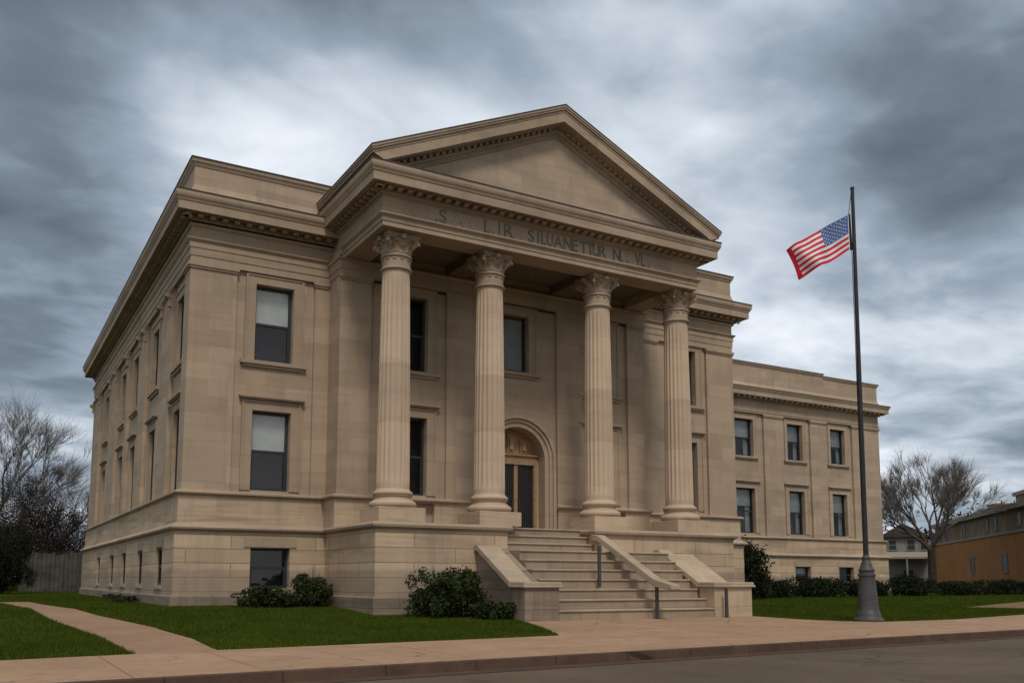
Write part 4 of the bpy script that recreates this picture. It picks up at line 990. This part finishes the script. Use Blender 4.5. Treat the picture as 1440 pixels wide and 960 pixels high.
bare_tree('bare_tree', 'bare spreading tree with a low forked trunk beside the rear wing', at(1303, 84), 8.6, 1.0, .36, 5, 3.7, levels=6,
          trunks=[(-.75*vr.x, -.75*vr.y, .75, 1.0), (-.40*vr.x, -.40*vr.y, 1, 1.0), (.45*vr.x, .45*vr.y, .9, 1.05), (-.05*vr.x+.3, -.05*vr.y, 1, 1.0), (.70*vr.x, .70*vr.y, .80, .85), (.1, -.4, .9, .9)], kids=(2, 3, 3), twigr=.009, fine=4)
bare_tree('bare_tree', 'tall bare tree with fine twigs at the left edge', at(-14, 70), 10.2, 1.0, .26, 11, 3.5, levels=6,
          trunks=[(-.3*vr.x, -.3*vr.y, 1, 1.05), (.35*vr.x, .35*vr.y, .9, 1.1), (.75*vr.x, .75*vr.y, .62, .95), (0, .3, 1, 1)], kids=(2, 3, 3), twigr=.008, fine=4)
bare_tree('bare_tree', 'smaller bare tree behind the brown thicket by the flank wall', at(70, 84), 8.5, 1.0, .26, 23, 2.5, levels=5,
          trunks=[(-.5*vr.x, -.5*vr.y, .9, 1.0), (.5*vr.x, .5*vr.y, .9, 1.0), (0, .2, 1, 1)], kids=(2, 3, 3), twigr=.008, fine=4)
# thicket on the left
for i, (px, dep, w, h, lf, lab) in enumerate(((2, 58, 4.2, 4.6, 'leaf_black', 'dark evergreen bush at the left edge of the lawn'), (44, 72, 7.6, 9.2, 'leaf_brown', 'tall brown thicket shrub rising above the middle of the grey fence'),
                                        (98, 74, 5.8, 7.2, 'leaf_brown', 'lower brown thicket shrub next to the courthouse flank'), (6, 76, 8.4, 10.2, 'leaf_brown', 'brown thicket shrub behind the dark evergreen bush'))):
    x, y, _ = at(px, dep); shrub('shrub' if lf == 'leaf_black' else 'thicket_shrub', lab, x, y, w, h, w, 26000, leafm=lf, size=.055, clumps=34, z=0, loose=40)
# fence
fa = Vector(at(36, 66)); fb = Vector(at(128, 66)); fd = (fb-fa); ln = fd.length; rz = math.atan2(fd.y, fd.x)
fe = thing('board_fence', 'tall weathered grey board fence behind the lawn at left', 'fence', tuple(fa), rz=rz)
s = MB(); nb = int(ln/.32)
for i in range(nb): s.box(i*.32+.01, i*.32+.30, -.02, .02+random.uniform(0, .02), .05, 2.75+random.uniform(-.12, .12))
s.build('boards', M['board'], fe)
s = MB(); s.box(0, ln, .04, .10, .5, .62); s.box(0, ln, .04, .10, 2.2, 2.32); s.build('rail', M['board'], fe)
for i in range(3):
    s = MB(); s.box(ln*i/2-.07, ln*i/2+.07, .05, .19, 0, 2.85); s.build('post', M['board'], fe)

# ------------------------------------------------------------------ background buildings on the right
def bg_root(name, label, A, Bp, cat='building'):
    A = Vector(A); Bp = Vector(Bp); d = Bp-A; return thing(name, label, cat, tuple(A), rz=math.atan2(d.y, d.x)), d.length
br_, L_ = bg_root('brick_building', 'long orange brick building with a tan upper storey at right', at(1309, 112), at(1470, 72))
def small_window(root, x0, x1, z0, z1, y=0):
    f = MB(); t = .11
    for q in ((x0, x0+t, z0, z1), (x1-t, x1, z0, z1), (x0+t, x1-t, z0, z0+t), (x0+t, x1-t, z1-t, z1), (x0+t, x1-t, (z0+z1)/2-.03, (z0+z1)/2+.03)): f.box(q[0], q[1], y-.06, y+.02, q[2], q[3])
    o = f.build('window', M['siding'], root); p = MB(); p.add([(x0+t, y-.02, z0+t), (x1-t, y-.02, z0+t), (x1-t, y-.02, z1-t), (x0+t, y-.02, z1-t)], [(0, 1, 2, 3)]); p.build('pane', M['frame'], o); return o
s = MB(); s.box(0, L_, 0, 14, -.5, 5.2); s.build('wall', M['brick'], br_)
s = MB(); s.box(.15, L_, .25, 13.8, 5.2, 7.3); s.build('upper_wall', M['tanwall'], br_)
s = MB(); s.box(-.3, L_, -.25, 14.2, 7.3, 7.75); s.box(-.12, L_, -.1, 14.1, 5.202, 5.4); s.build('roof_edge', M['greyroof'], br_)
s = MB(); s.box(-.22, .14, -.20, -.02, 0, 6.9); s.build('downpipe', M['siding'], br_)
s = MB(); s.box(L_*.30, L_*.36, 3, 5, 7.75, 9.0); s.box(L_*.295, L_*.365, 2.9, 5.1, 9.0, 9.15); s.build('chimney', M['brick'], br_)
s = MB(); s.box(L_*.50, L_, 3.5, 13, 7.75, 9.4); s.build('upper_wall', M['tanwall'], br_)
s = MB(); s.box(L_*.49, L_, 3.3, 13.2, 9.4, 9.75); s.build('roof_edge', M['greyroof'], br_)
s = MB(); s.box(L_*.14, L_*.24, 4, 9, 7.75, 8.9); s.box(L_*.135, L_*.245, 3.9, 9.1, 8.9, 9.05); s.build('rooftop_unit', M['greyroof'], br_)
for f_ in (.42, .70): x = L_*f_; small_window(br_, x-.8, x+.8, 1.7, 3.5, -.03)
for f_ in (.05, .12, .33, .55, .62, .80): x = L_*f_; small_window(br_, x-.6, x+.6, 5.75, 7.0, .22)
ch_, L2 = bg_root('brick_annexe', 'flat roofed tan building seen behind the brick building and bare tree', at(1312, 128), at(1390, 124))
s = MB(); s.box(0, L2, 0, 8, -.5, 8.0); s.build('wall', M['tanwall'], ch_)
s = MB(); s.box(-.3, L2+.3, -.25, 8.3, 8.0, 8.5); s.box(2.0, 4.6, 2, 5, 8.5, 9.9); s.build('roof', M['greyroof'], ch_)
small_window(ch_, 1.5, 3.2, 5.2, 7.0, -.03); small_window(ch_, 4.6, 6.2, 5.2, 7.0, -.03)
h_, L3 = bg_root('clapboard_house', 'pale house with a dark roof and porch behind the bare tree', at(1236, 120), at(1300, 118), 'house')
s = MB(); s.box(0, L3, 0, 7, -.5, 6.6); s.build('wall', M['siding'], h_)
s = MB(); s.prism([(-.5, 6.6), (L3*.45, 8.4), (L3+.5, 6.6)], -.5, 7.5); s.build('roof', M['shingle'], h_)
s = MB(); s.add([(-.3, -2.2, 4.0), (L3+.3, -2.2, 4.0), (L3+.3, 0, 4.7), (-.3, 0, 4.7)], [(0, 1, 2, 3)]); s.box(-.3, L3+.3, -2.25, -2.1, 3.75, 4.0); pr_ = s.build('porch_roof', M['greyroof'], h_)
for i in range(3):
    q = MB(); q.box(L3*i/2-.1, L3*i/2+.1, -2.2, -2.0, -.3, 3.75); q.build('porch_post', M['siding'], pr_)
for x in (1.2, 3.4, 5.0): small_window(h_, x-.55, x+.55, 4.85, 6.3, -.03)
dh = MB(); dh.box(2.4, 3.5, -.05, 0.0, 0, 2.3); dh.build('door', M['shingle'], h_)
for i, (px, dep, w, h, lab) in enumerate(((1352, 140, 12, 11.6, 'rounded dark treetop rising behind the tan roof'), (1425, 130, 12, 12.5, 'dark treetop behind the brick building at the right edge'), (1268, 138, 10, 9.0, 'dark leafy mass behind the pale house'))):
    x, y, _ = at(px, dep); shrub('background_tree', lab, x, y, w, h, w, 5200, leafm='leaf_brown', size=.26, cat='tree', clumps=24, z=0)
